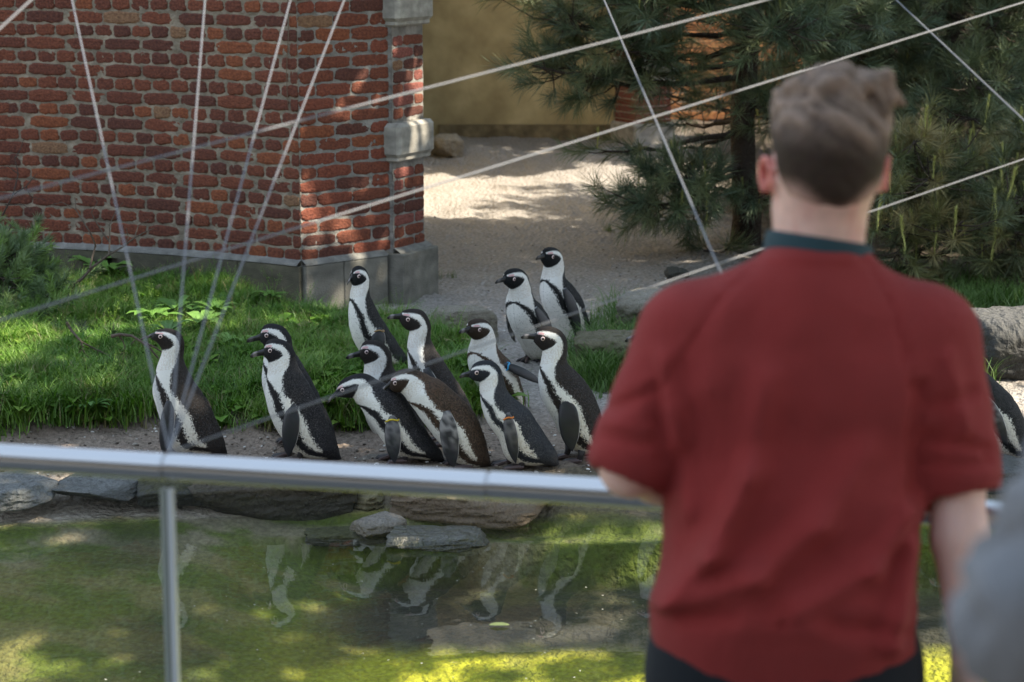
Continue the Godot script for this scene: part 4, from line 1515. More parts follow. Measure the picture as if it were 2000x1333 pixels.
func spline(a: PackedFloat32Array, i: int, t: float) -> float:
	var n := a.size()
	var p0 := a[maxi(i - 1, 0)]
	var p1 := a[i]
	var p2 := a[mini(i + 1, n - 1)]
	var p3 := a[mini(i + 2, n - 1)]
	return 0.5 * (2.0 * p1 + (p2 - p0) * t + (2.0 * p0 - 5.0 * p1 + 4.0 * p2 - p3) * t * t + (3.0 * (p1 - p2) + p3 - p0) * t * t * t)


class Bird:
	var fx := PackedFloat32Array()
	var fy := PackedFloat32Array()
	var bx := PackedFloat32Array()
	var by := PackedFloat32Array()
	var w := PackedFloat32Array()
	var tip := Vector2.ZERO
	var turn := 0.0       # how far the head is turned against the body


func twist(b: Bird, p: Vector3, t: float) -> Vector3:
	if b.turn == 0.0:
		return p
	var k := smoothstep(7.0, 9.2, t)
	var axis := Vector3((b.fx[8] + b.bx[8]) / 2.0, 0, 0)
	return axis + Basis(Vector3.UP, b.turn * k) * (p - axis)


func body_point(b: Bird, t: float, q: float, side: float, grow := 0.0) -> Vector3:
	var i := mini(int(t), 12)
	var k := t - i
	var f := Vector2(spline(b.fx, i, k), spline(b.fy, i, k))
	var r := Vector2(spline(b.bx, i, k), spline(b.by, i, k))
	var w := maxf(spline(b.w, i, k), 0.003) + grow
	var c := (f + r) / 2.0
	var h := (f - r) / 2.0
	h += h.normalized() * grow
	var p := c + h * cos(PI * q)
	return twist(b, Vector3(p.x, p.y, side * w * sin(PI * q)), t)


func bird_body(b: Bird) -> ArrayMesh:
	var m := MB.new()
	var sides := 44
	var per := 7
	var rings := 13 * per
	for r in rings + 1:
		var t := float(r) / per
		for k in sides:
			var a := float(k) / sides * 2.0
			var q := a if a <= 1.0 else 2.0 - a
			var p := body_point(b, t, q, 1.0 if a <= 1.0 else -1.0)
			var ruff := 0.0012 * noise.get_noise_3d(p.x * 90.0, p.y * 60.0, p.z * 90.0) + 0.003 * noise.get_noise_3d(p.x * 14.0, p.y * 14.0, p.z * 14.0)
			if t < 9.0:
				p += Vector3(ruff, ruff, ruff if a <= 1.0 else -ruff)
			m.vert(p, Vector2(q, t / 13.0))
	for r in rings:
		for k in sides:
			var a := r * sides + k
			var c := r * sides + (k + 1) % sides
			m.quad(a, c, c + sides, a + sides)
	var e0 := m.vert(body_point(b, 0.0, 0.5, 0.0), Vector2(0.5, 0.0))
	var e1 := m.vert(body_point(b, 13.0, 0.5, 0.0), Vector2(0.5, 1.0))
	for k in sides:
		m.tri(e0, (k + 1) % sides, k)
		m.tri(e1, rings * sides + k, rings * sides + (k + 1) % sides)
	return m.mesh()


func bird_beak(b: Bird, banded: float) -> ArrayMesh:
	var m := MB.new()
	var f := Vector2(b.fx[13], b.fy[13])
	var r := Vector2(b.bx[13], b.by[13])
	var mid := (f + r) / 2.0
	var along := b.tip - mid
	var up := (r - f).normalized() * minf(f.distance_to(r) * 0.52, 0.019)
	var n := 12
	for i in 9:
		var t := i / 8.0
		# the ridge runs straight and hooks down at the tip
		var c := mid - along * 0.12 + along * 1.12 * t
		var top := up * curve([0.0, 0.95, 0.3, 0.66, 0.6, 0.60, 0.8, 0.56, 0.93, 0.30, 1.0, -0.15], t)
		var low := -up * curve([0.0, 0.95, 0.3, 0.66, 0.6, 0.58, 0.8, 0.58, 0.93, 0.62, 1.0, 0.36], t)
		var w := 0.0115 * curve([0.0, 1.0, 0.3, 0.72, 0.6, 0.55, 0.85, 0.42, 1.0, 0.15], t)
		var pale := banded * smoothstep(0.55, 0.65, t) * (1.0 - smoothstep(0.78, 0.86, t))
		var col := lin(0.012, 0.012, 0.013).lerp(lin(0.42, 0.39, 0.38), pale)
		for k in n:
			var a := TAU * k / n
			var h := top if cos(a) > 0.0 else -low
			var p := c + h * cos(a)
			m.vert(twist(b, Vector3(p.x, p.y, w * sin(a)), 13.0), Vector2.ZERO, col * (0.55 if absf(cos(a)) < 0.2 and t < 0.9 else 1.0))
	for i in 8:
		for k in n:
			var a := i * n + k
			var c := i * n + (k + 1) % n
			m.quad(a, c, c + n, a + n)
	var e := m.vert(twist(b, Vector3(b.tip.x, b.tip.y - 0.001, 0), 13.0), Vector2.ZERO, lin(0.03, 0.03, 0.03))
	var s := m.vert(twist(b, Vector3(mid.x, mid.y, 0), 13.0))
	for k in n:
		m.tri(e, 8 * n + k, 8 * n + (k + 1) % n)
		m.tri(s, (k + 1) % n, k)
	return m.mesh()


func flipper_mesh(a: Vector3, e: Vector3, chord: Vector3, wide: float, inner_white: float, dusty: float) -> ArrayMesh:
	var m := MB.new()
	var along := e - a
	var nrm := along.cross(chord).normalized()
	if nrm.z * signf(a.z) < 0.0:
		nrm = -nrm
	var back := nrm.cross(along).normalized() * (1.0 if nrm.cross(along).x > 0.0 else -1.0)
	var n := 14
	for i in 15:
		var t := i / 14.0
		var lead := wide * curve([0.0, 0.24, 0.10, 0.34, 0.25, 0.47, 0.45, 0.52, 0.7, 0.46, 0.87, 0.30, 0.96, 0.14, 1.0, 0.03], t)
		var trail := wide * curve([0.0, 0.22, 0.10, 0.34, 0.25, 0.48, 0.5, 0.50, 0.75, 0.36, 0.9, 0.16, 1.0, 0.0], t)
		var thick := 0.0085 * curve([0.0, 1.2, 0.3, 1.0, 0.7, 0.6, 1.0, 0.25], t)
		var bow := nrm * 0.012 * sin(PI * t)
		var c := a + along * t + bow - back * wide * 0.10 * t * t
		for k in n:
			var g := TAU * k / n
			var w := -lead * cos(g) if cos(g) > 0.0 else -trail * cos(g)
			var p := c + back * w + nrm * thick * sin(g)
			var col := lin(0.020, 0.021, 0.024) * (1.0 + 0.5 * fine.get_noise_3dv(p * 90.0))
			col = col.lerp(lin(0.30, 0.29, 0.28), dusty * smoothstep(0.0, 0.4, fine.get_noise_3dv(p * 30.0) + 0.25) * smoothstep(0.85, 0.3, t))
			if sin(g) < -0.2:
				col = col.lerp(lin(0.5, 0.48, 0.45), inner_white * smoothstep(-0.1, 0.3, noise.get_noise_3dv(p * 40.0) + 0.2))
			if cos(g) < -0.93 and t > 0.12 and t < 0.9:
				col = lin(0.55, 0.54, 0.51)
			m.vert(p, Vector2.ZERO, col)
	for i in 14:
		for k in n:
			var p := i * n + k
			var q := i * n + (k + 1) % n
			m.quad(p, q, q + n, p + n)
	var s := m.vert(a)
	var f := m.vert(e - back * wide * 0.10, Vector2.ZERO, lin(0.03, 0.03, 0.03))
	for k in n:
		m.tri(s, (k + 1) % n, k)
		m.tri(f, 14 * n + k, 14 * n + (k + 1) % n)
	return m.mesh()


func foot_mesh() -> ArrayMesh:
	# three webbed toes pointing to -x, heel at the origin
	var m := MB.new()
	var skin := lin(0.035, 0.030, 0.030)
	for k in [-1, 0, 1]:
		var d := Vector3(-1, 0, k * 0.42).normalized()
		m.tube(PackedVector3Array([Vector3(0.012, 0.016, 0), Vector3(0, 0.015, k * 0.004), d * 0.035 + Vector3(0, 0.011, 0), d * 0.062 + Vector3(0, 0.008, 0), d * 0.075 + Vector3(0, 0.003, 0)]), PackedFloat32Array([0.009, 0.011, 0.009, 0.0075, 0.0015]), 8, skin.lerp(lin(0.25, 0.15, 0.13), 0.25 if k == 1 else 0.0))
	for k in [-1, 1]:
		var d := Vector3(-1, 0, k * 0.40).normalized() * 0.058
		var i0 := m.vert(Vector3(0, 0.014, 0), Vector2.ZERO, skin)
		var i1 := m.vert(Vector3(-0.058, 0.009, 0), Vector2.ZERO, skin)
		var i2 := m.vert(d + Vector3(0, 0.007, 0), Vector2.ZERO, skin)
		var i3 := m.vert(Vector3(0, 0.006, 0), Vector2.ZERO, skin)
		m.tri_out(i0, i1, i2, Vector3(-0.03, 0, 0))
		m.tri_out(i3, i1, i2, Vector3(-0.03, 0.05, 0))
	m.tube(PackedVector3Array([Vector3(0.0, 0.012, 0), Vector3(0.008, 0.035, 0), Vector3(0.012, 0.06, 0)]), PackedFloat32Array([0.012, 0.013, 0.017]), 10, skin)
	return m.mesh(false, false)


func ball(r: Vector3) -> ArrayMesh:
	var m := MB.new()
	if sphere_dirs.is_empty():
		make_sphere(22)
	var n := 12
	for j in 9:
		for i in n:
			var a := TAU * i / n
			var b := PI * j / 8.0
			m.vert(Vector3(sin(b) * cos(a), cos(b), sin(b) * sin(a)) * r)
	for j in 8:
		for i in n:
			var p := j * n + i
			var q := j * n + (i + 1) % n
			m.quad(p, q, q + n, p + n)
	return m.mesh()


var coats: Array = []
var beak_mat: StandardMaterial3D
var eye_ring: StandardMaterial3D
var eye_dark: StandardMaterial3D
var foot_shape: ArrayMesh
var ring_shape: ArrayMesh
var pupil_shape: ArrayMesh


# o: x, y (origin of the traced crop), k (its zoom), f / b (front and back outlines), tip (beak), foot (where it stands, in picture pixels), wing [shoulder, tip, width]
func penguin(label: String, o: Dictionary) -> Node3D:
	var stand := on(o.foot.x, o.foot.y)
	for k in 4:
		stand = on(o.foot.x, o.foot.y, ground_height(stand.x, stand.z))
	if o.has("high"):
		stand.y = o.high
	var zc := (stand - EYE).dot(-Basis(Vector3.RIGHT, -PITCH).z)
	var s: float = F / zc * o.get("fit", 1.0)
	var shift: Vector2 = o.get("shift", Vector2.ZERO)
	var lean: float = o.get("lean", 0.0)
	var b := Bird.new()
	b.turn = o.get("turn", 0.0)
	var to_local := func(p: Vector2) -> Vector2:
		var px: Vector2 = p / o.k + Vector2(o.x, o.y) + shift
		var l := Vector2((px.x - o.foot.x) / s, (o.foot.y - px.y) / s / 0.977)
		return l.rotated(lean)
	for i in 14:
		var f: Vector2 = to_local.call(o.f[i])
		var r: Vector2 = to_local.call(o.b[i])
		b.fx.append(f.x)
		b.fy.append(f.y)
		b.bx.append(r.x)
		b.by.append(r.y)
		b.w.append(WIDTHS[i] * o.get("girth", 1.0))
	b.tip = to_local.call(o.tip)
	var root := thing("penguin", label, "penguin", stand, "penguins on the pond bank")
	root.rotation.y = o.get("yaw", 0.0)
	part(root, "body", bird_body(b), coats[o.coat])
	part(root, "beak", bird_beak(b, 0.45 * float(o.get("banded", 1.0))), beak_mat)
	for side in [1.0, -1.0]:
		var p := body_point(b, 11.0, 0.485, side, -0.0002)
		var d := (body_point(b, 11.0, 0.485, side, 0.01) - p).normalized()
		var e := part(root, "eye", ring_shape, eye_ring)
		e.basis = Basis(Quaternion(Vector3.UP, d))
		e.position = p
		part(e, "pupil", pupil_shape, eye_dark, Vector3(0, 0.0019, 0))
	var wing: Array = o.get("wing", [])
	var dusty: float = o.get("dusty", 0.0)
	for side in [1.0, -1.0]:
		var a: Vector3
		var e: Vector3
		var wide := 0.062
		var i := 5
		var axis := Vector2(b.bx[5] - b.fx[5], b.by[5] - b.fy[5]).normalized()
		if wing.size() > 0 and side > 0.0:
			var q: Vector2 = to_local.call(wing[0])
			var t: Vector2 = to_local.call(wing[1])
			wide = wing[2] / o.k / s
			a = Vector3(q.x, q.y, b.w[6] * 0.93)
			e = Vector3(t.x, t.y, b.w[3] * 1.08 + float(o.get("splay", 0.0)))
		else:
			a = body_point(b, 6.1, 0.52, side, -0.004)
			e = body_point(b, 3.1, 0.42, side, 0.012) + Vector3(0, 0, side * float(o.get("splay2", 0.01)))
		var fl := part(root, "flipper", flipper_mesh(a, e, Vector3(axis.x, axis.y, 0), wide, 0.7, dusty), beak_mat)
		if o.has("band") and side * o.get("band_side", 1.0) > 0.0:
			var m := MB.new()
			var c := a.lerp(e, 0.10)
			var along := (e - a).normalized()
			var u := Vector3(axis.x, axis.y, 0)
			u = (u - along * u.dot(along)).normalized()
			var v := along.cross(u)
			var pts := PackedVector3Array()
			var rad := PackedFloat32Array()
			for k in 25:
				var g := TAU * k / 24.0
				pts.append(c + u * cos(g) * wide * 0.40 + v * sin(g) * 0.016 + along * 0.003 * sin(g * 3.0))
				rad.append(0.0036)
			m.tube(pts, rad, 7)
			part(fl, "flipper_band", m.mesh(), mat(o.band, 0.4))
	for side in [1.0, -1.0]:
		var f := part(root, "foot", foot_shape, beak_mat)
		var fp := body_point(b, 2.6, 0.12, side)
		var at_x: float = o.get("feet", fp.x)
		f.position = Vector3(at_x + (0.03 if side > 0.0 else -0.02), 0.0, side * 0.042)
		f.rotation.y = -side * 0.2 + b.turn * 0.2
	return root


func outline(list: Array) -> Array:
	# [fx, fy, bx, by] rows into front and back points
	var f: Array = []
	var b: Array = []
	for r in list:
		f.append(Vector2(r[0], r[1]))
		b.append(Vector2(r[2], r[3]))
	return [f, b]


func penguins() -> void:
	for k in 5:
		var m := StandardMaterial3D.new()
		m.albedo_texture = plumage(k)
		m.roughness = 0.7
		m.metallic_specular = 0.35
		m.heightmap_enabled = true
		m.heightmap_texture = tex.pit
		m.heightmap_scale = 0.25
		m.texture_repeat = true
		coats.append(m)
	fine.seed = 11
	beak_mat = mat(lin(1, 1, 1), 0.42, null, 1.0, null, 0.0, true)
	eye_ring = mat(lin(0.72, 0.56, 0.54), 0.5)
	eye_dark = mat(lin(0.012, 0.010, 0.010), 0.1)
	foot_shape = foot_mesh()
	ring_shape = ball(Vector3(0.0090, 0.0032, 0.0090))
	pupil_shape = ball(Vector3(0.0056, 0.003, 0.0056))
	var p1 := outline([[800, 1235, 828, 1225], [700, 1228, 800, 1110], [520, 1218, 765, 1000], [340, 1185, 720, 880], [248, 990, 665, 750], [190, 805, 605, 650], [152, 640, 540, 555], [178, 500, 475, 445], [205, 395, 442, 350], [248, 275, 455, 205], [215, 202, 420, 112], [180, 174, 330, 68], [160, 162, 235, 72], [150, 156, 195, 85]])
	var p3 := outline([[800, 1240, 828, 1230], [720, 1235, 800, 1130], [560, 1228, 765, 1020], [405, 1155, 710, 900], [290, 1000, 655, 770], [215, 840, 590, 635], [183, 690, 525, 530], [190, 560, 470, 445], [205, 470, 450, 385], [212, 400, 440, 305], [205, 375, 378, 222], [195, 360, 287, 192], [185, 352, 212, 208], [178, 350, 178, 262]])
	var p6 := outline([[1140, 1250, 1168, 1235], [1040, 1228, 1140, 1140], [880, 1205, 1050, 1020], [720, 1180, 970, 905], [590, 1080, 890, 780], [480, 920, 820, 660], [395, 800, 740, 550], [335, 690, 620, 470], [290, 640, 500, 425], [262, 605, 405, 368], [200, 600, 300, 365], [140, 598, 190, 405], [110, 592, 125, 455], [95, 587, 94, 520]])
	var p8 := outline([[1600, 1320, 1645, 1300], [1530, 1310, 1618, 1180], [1390, 1290, 1590, 1050], [1260, 1220, 1545, 910], [1140, 1075, 1480, 775], [1020, 920, 1390, 655], [900, 760, 1270, 540], [825, 655, 1130, 432], [785, 600, 1030, 385], [740, 552, 920, 335], [690, 545, 810, 313], [660, 537, 720, 330], [640, 522, 665, 365], [625, 512, 642, 410]])
	var p9 := outline([[820, 1262, 858, 1240], [740, 1250, 835, 1150], [570, 1245, 775, 1050], [440, 1190, 690, 920], [370, 1020, 610, 812], [290, 910, 520, 735], [250, 800, 455, 670], [237, 715, 428, 610], [228, 650, 415, 560], [230, 595, 388, 480], [205, 585, 325, 430], [180, 578, 245, 428], [165, 568, 187, 452], [150, 560, 160, 495]])
	var p11 := outline([[1230, 1180, 1250, 1165], [1160, 1155, 1230, 1060], [1050, 1155, 1210, 940], [920, 1090, 1170, 800], [810, 900, 1120, 680], [730, 750, 1050, 580], [692, 620, 960, 490], [698, 500, 912, 430], [712, 420, 918, 340], [722, 352, 908, 250], [708, 338, 852, 185], [690, 318, 765, 160], [668, 295, 702, 170], [652, 278, 680, 198]])
	var p7 := outline([[905, 1190, 925, 1180], [850, 1175, 905, 1110], [740, 1165, 885, 1040], [640, 1080, 850, 950], [550, 960, 800, 860], [500, 840, 745, 770], [483, 740, 690, 690], [478, 640, 645, 620], [478, 570, 615, 555], [490, 512, 614, 470], [470, 500, 575, 398], [452, 482, 520, 381], [440, 465, 470, 386], [430, 450, 445, 398]])
	var p4 := outline([[470, 735, 488, 725], [420, 735, 478, 680], [330, 735, 450, 630], [240, 700, 410, 570], [180, 610, 365, 500], [140, 520, 320, 430], [127, 430, 280, 360], [132, 340, 250, 290], [140, 280, 246, 235], [152, 236, 246, 185], [148, 230, 225, 140], [142, 222, 190, 121], [138, 210, 160, 130], [134, 200, 143, 160]])
	var t1 := {"x": 270.0, "y": 630.0, "k": 4.76, "f": p1[0], "b": p1[1], "tip": Vector2(113, 142)}
	var t3 := {"x": 480.0, "y": 620.0, "k": 4.443, "f": p3[0], "b": p3[1], "tip": Vector2(56, 338)}
	var t6 := {"x": 640.0, "y": 660.0, "k": 5.127, "f": p6[0], "b": p6[1], "tip": Vector2(0, 652)}
	var t8 := {"x": 640.0, "y": 660.0, "k": 5.127, "f": p8[0], "b": p8[1], "tip": Vector2(530, 548)}
	var t9 := {"x": 880.0, "y": 600.0, "k": 4.039, "f": p9[0], "b": p9[1], "tip": Vector2(72, 548)}
	var t11 := {"x": 880.0, "y": 600.0, "k": 4.039, "f": p11[0], "b": p11[1], "tip": Vector2(556, 238)}
	var t7 := {"x": 640.0, "y": 480.0, "k": 3.03, "f": p7[0], "b": p7[1], "tip": Vector2(360, 428)}
	var t4 := {"x": 640.0, "y": 480.0, "k": 3.03, "f": p4[0], "b": p4[1], "tip": Vector2(112, 220)}
	var yellow := lin(0.55, 0.42, 0.02)
	penguin("leftmost penguin, neck stretched up, its beak touching a dead branch", t1.merged({"foot": Vector2(360, 893), "coat": 1, "wing": [Vector2(335, 690), Vector2(285, 1185), 135.0], "banded": 0.6}, true))
	penguin("penguin standing half hidden behind the second penguin from the left, its head higher", t3.merged({"foot": Vector2(575, 868), "coat": 0, "shift": Vector2(-7, -29), "fit": 1.0, "banded": 0.3}, true))
	penguin("penguin with a pink brow second from the left, standing upright in profile before another one", t3.merged({"foot": Vector2(585, 899), "coat": 0, "wing": [Vector2(432, 715), Vector2(408, 1165), 150.0], "feet": -0.03}, true))
	penguin("tall upright penguin by the plinth corner looking back over the group", t4.merged({"foot": Vector2(735, 722), "coat": 4, "yaw": 0.35, "turn": 0.15, "wing": [Vector2(272, 470), Vector2(262, 640), 85.0], "band": lin(0.30, 0.19, 0.08)}, true))
	penguin("penguin with a white throat peering out behind the one with the yellow band", t3.merged({"foot": Vector2(770, 842), "coat": 1, "shift": Vector2(186, 5), "fit": 0.985, "lean": 0.0}, true))
	penguin("stooping penguin with a yellow band on its flipper", t6.merged({"foot": Vector2(790, 902), "coat": 0, "wing": [Vector2(655, 735), Vector2(705, 1190), 165.0], "band": yellow, "splay": 0.02, "splay2": 0.05, "dusty": 0.35, "feet": -0.03}, true))
	penguin("penguin with a long beak held level, standing upright in the middle behind the stooping ones", t7.merged({"foot": Vector2(900, 868), "coat": 1}, true))
	penguin("stooping brown mottled penguin with the sun on its back", t8.merged({"foot": Vector2(918, 912), "coat": 3, "wing": [Vector2(1190, 690), Vector2(1290, 1255), 185.0], "dusty": 0.8, "feet": -0.03, "banded": 0.8}, true))
	penguin("slate grey penguin with an orange band on its flipper", t9.merged({"foot": Vector2(1010, 914), "coat": 2, "wing": [Vector2(445, 800), Vector2(528, 1190), 105.0], "band": lin(0.55, 0.16, 0.02), "banded": 0.4, "dusty": 0.3}, true))
	penguin("moulting penguin with ragged brown belly and a blue band on its outstretched flipper", t11.merged({"foot": Vector2(995, 802), "x": 780.0, "y": 588.0, "k": 4.85, "coat": 3, "yaw": 0.75, "turn": -0.1, "lean": 0.10, "girth": 1.12, "shift": Vector2(-8, -14), "wing": [Vector2(880, 590), Vector2(1230, 820), 95.0], "splay": 0.06, "band": lin(0.03, 0.32, 0.62)}, true))
	penguin("large brown backed penguin in profile just left of the man's arm", t11.merged({"foot": Vector2(1125, 902), "coat": 1, "wing": [Vector2(905, 690), Vector2(975, 1095), 165.0], "feet": -0.02}, true))
	penguin("penguin with a black breast band facing forwards on the sand, left of the rearmost one", t11.merged({"foot": Vector2(1045, 706), "x": 852.0, "y": 478.0, "k": 4.95, "coat": 4, "yaw": 0.95, "turn": -0.35, "lean": 0.16, "splay": 0.03, "splay2": 0.03, "banded": 0.5}, true))
	penguin("rearmost penguin on the sand with its head bent down", t11.merged({"foot": Vector2(1115, 668), "x": 910.0, "y": 447.0, "k": 4.95, "coat": 4, "yaw": 0.62, "turn": 0.25, "lean": 0.02, "banded": 0.2}, true))
	penguin("penguin bending down at the right edge below the large grey boulder", t8.merged({"foot": Vector2(1975, 892), "coat": 4, "shift": Vector2(1056, -18), "dusty": 0.4}, true))
	penguin("penguin hidden behind the man, only the tip of its beak showing", t3.merged({"foot": Vector2(1320, 880), "coat": 0, "shift": Vector2(726, -30), "fit": 1.0}, true))


# ---------------------------------------------------------------- people
# A field of tapered capsules joined by a smooth minimum, meshed as surface nets.
class Field:
	var lo: Vector3
	var cell: float
	var n: Vector3i
	var d := PackedFloat32Array()

	func _init(a: Vector3, b: Vector3, c: float) -> void:
		lo = a
		cell = c
		n = Vector3i(((b - a) / c).ceil()) + Vector3i.ONE
		d.resize(n.x * n.y * n.z)
		d.fill(1.0)

	# capsule from p to q with radii r0, r1; blend k; flat squeezes it along z by that factor
	func bone(p: Vector3, q: Vector3, r0: float, r1: float, k := 0.02, flat := 1.0, cut := false) -> void:
		var reach := maxf(r0, r1) + k * 1.5 + cell * 2.0
		var a := (p.min(q) - Vector3.ONE * reach - lo) / cell
		var b := (p.max(q) + Vector3.ONE * reach - lo) / cell
		var x0 := maxi(0, int(a.x))
		var y0 := maxi(0, int(a.y))
		var z0 := maxi(0, int(a.z))
		var x1 := mini(n.x - 1, int(b.x) + 1)
		var y1 := mini(n.y - 1, int(b.y) + 1)
		var z1 := mini(n.z - 1, int(b.z) + 1)
		var ax := q - p
		ax.z /= flat
		var ll := maxf(ax.length_squared(), 1e-9)
		var dr := r1 - r0
		for z in range(z0, z1 + 1):
			var pz := (lo.z + z * cell - p.z) / flat
			for y in range(y0, y1 + 1):
				var py := lo.y + y * cell - p.y
				var i := (z * n.y + y) * n.x + x0
				for x in range(x0, x1 + 1):
					var px := lo.x + x * cell - p.x
					var t := clampf((px * ax.x + py * ax.y + pz * ax.z) / ll, 0.0, 1.0)
					var ex := px - ax.x * t
					var ey := py - ax.y * t
					var ez := pz - ax.z * t
					var s := sqrt(ex * ex + ey * ey + ez * ez) - r0 - dr * t
					var o := d[i]
					if cut:
						s = -s
						var h := maxf(k - absf(o - s), 0.0) / k
						d[i] = maxf(o, s) + h * h * k * 0.25
					else:
						var h := maxf(k - absf(o - s), 0.0) / k
						d[i] = minf(o, s) - h * h * k * 0.25
					i += 1

	func net(m: MB, paint: Callable) -> void:
		var id := {}
		var nx := n.x
		var nxy := n.x * n.y
		var offs := PackedInt32Array([0, 1, nx, nx + 1, nxy, nxy + 1, nxy + nx, nxy + nx + 1])
		for z in n.z - 1:
			for y in n.y - 1:
				var row := z * nxy + y * nx
				for x in n.x - 1:
					var i := row + x
					var neg := d[i] < 0.0
					if neg == (d[i + 1] < 0.0) and neg == (d[i + nx] < 0.0) and neg == (d[i + nx + 1] < 0.0) and neg == (d[i + nxy] < 0.0) and neg == (d[i + nxy + 1] < 0.0) and neg == (d[i + nxy + nx] < 0.0) and neg == (d[i + nxy + nx + 1] < 0.0):
						continue
					var sum := Vector3.ZERO
					var count := 0
					for e in EDGES:
						var a := d[i + offs[e[0]]]
						var b := d[i + offs[e[1]]]
						if (a < 0.0) != (b < 0.0):
							var t := a / (a - b)
							sum += CORNER[e[0]].lerp(CORNER[e[1]], t)
							count += 1
					var p := lo + (Vector3(x, y, z) + sum / count) * cell
					id[i] = m.vert(p, Vector2.ZERO, paint.call(p))
		for i in id.keys():
			var x: int = i % nx
			var y: int = (i / nx) % n.y
			var z: int = i / nxy
			var s := d[i] < 0.0
			if y > 0 and z > 0 and s != (d[i + 1] < 0.0):
				quad_of(m, id, i, i - nx, i - nx - nxy, i - nxy, s)
			if x > 0 and z > 0 and s != (d[i + nx] < 0.0):
				quad_of(m, id, i, i - nxy, i - nxy - 1, i - 1, s)
			if x > 0 and y > 0 and s != (d[i + nxy] < 0.0):
				quad_of(m, id, i, i - 1, i - 1 - nx, i - nx, s)

	func quad_of(m: MB, id: Dictionary, a: int, b: int, c: int, e: int, s: bool) -> void:
		if not (id.has(a) and id.has(b) and id.has(c) and id.has(e)):
			return
		if s:
			m.quad(id[a], id[e], id[c], id[b])
		else:
			m.quad(id[a], id[b], id[c], id[e])

	const CORNER := [Vector3(0, 0, 0), Vector3(1, 0, 0), Vector3(0, 1, 0), Vector3(1, 1, 0), Vector3(0, 0, 1), Vector3(1, 0, 1), Vector3(0, 1, 1), Vector3(1, 1, 1)]
	const EDGES := [[0, 1], [2, 3], [4, 5], [6, 7], [0, 2], [1, 3], [4, 6], [5, 7], [0, 4], [1, 5], [2, 6], [3, 7]]


func to_segment(p: Vector2, a: Vector2, b: Vector2) -> float:
	var d := b - a
	var t := clampf((p - a).dot(d) / d.length_squared(), 0.0, 1.0)
	return p.distance_to(a + d * t)


# a hand from the wrist: palm, four bent fingers and a thumb on one side
func hand(m: MB, wrist: Vector3, dir: Vector3, across: Vector3, curl: float, skin: Callable) -> void:
	dir = dir.normalized()
	across = (across - dir * across.dot(dir)).normalized()     # towards the thumb
	var inner := dir.cross(across).normalized()
	var f := Field.new(wrist - Vector3.ONE * 0.13, wrist + Vector3.ONE * 0.13 + dir * 0.09, 0.0035)
	var palm := wrist + dir * 0.05
	f.bone(wrist - dir * 0.03, wrist + dir * 0.02, 0.026, 0.024, 0.02)
	for k in 4:
		var u := across * (0.030 - 0.020 * k)
		f.bone(wrist + dir * 0.015 + u * 0.6, wrist + dir * 0.092 + u, 0.014, 0.0125, 0.012)
	for k in 4:
		var u := across * (0.031 - 0.0205 * k)
		var l: float = [0.90, 1.0, 0.94, 0.74][k]
		var p := wrist + dir * 0.092 + u
		var a := curl * 0.7
		for j in 3:
			var d := dir * cos(a) + inner * sin(a) + across * (0.05 - 0.035 * k)
			var q: Vector3 = p + d.normalized() * [0.042, 0.027, 0.022][j] * l
			f.bone(p, q, 0.0095 - 0.0008 * j, 0.0088 - 0.0008 * j, 0.004)
			p = q
			a += curl
	var tp := wrist + dir * 0.03 + across * 0.026 + inner * 0.008
	var d1 := (dir * 0.75 + across * 0.65 + inner * 0.3).normalized()
	var t1 := tp + d1 * 0.042
	var t2 := t1 + (d1 + dir * 0.5 + inner * 0.25).normalized() * 0.032
	f.bone(tp, t1, 0.014, 0.0115, 0.012)
	f.bone(t1, t2, 0.0112, 0.0098, 0.004)
	f.bone(t2, t2 + (d1 * 0.5 + dir).normalized() * 0.022, 0.0098, 0.0080, 0.004)
	f.net(m, skin)


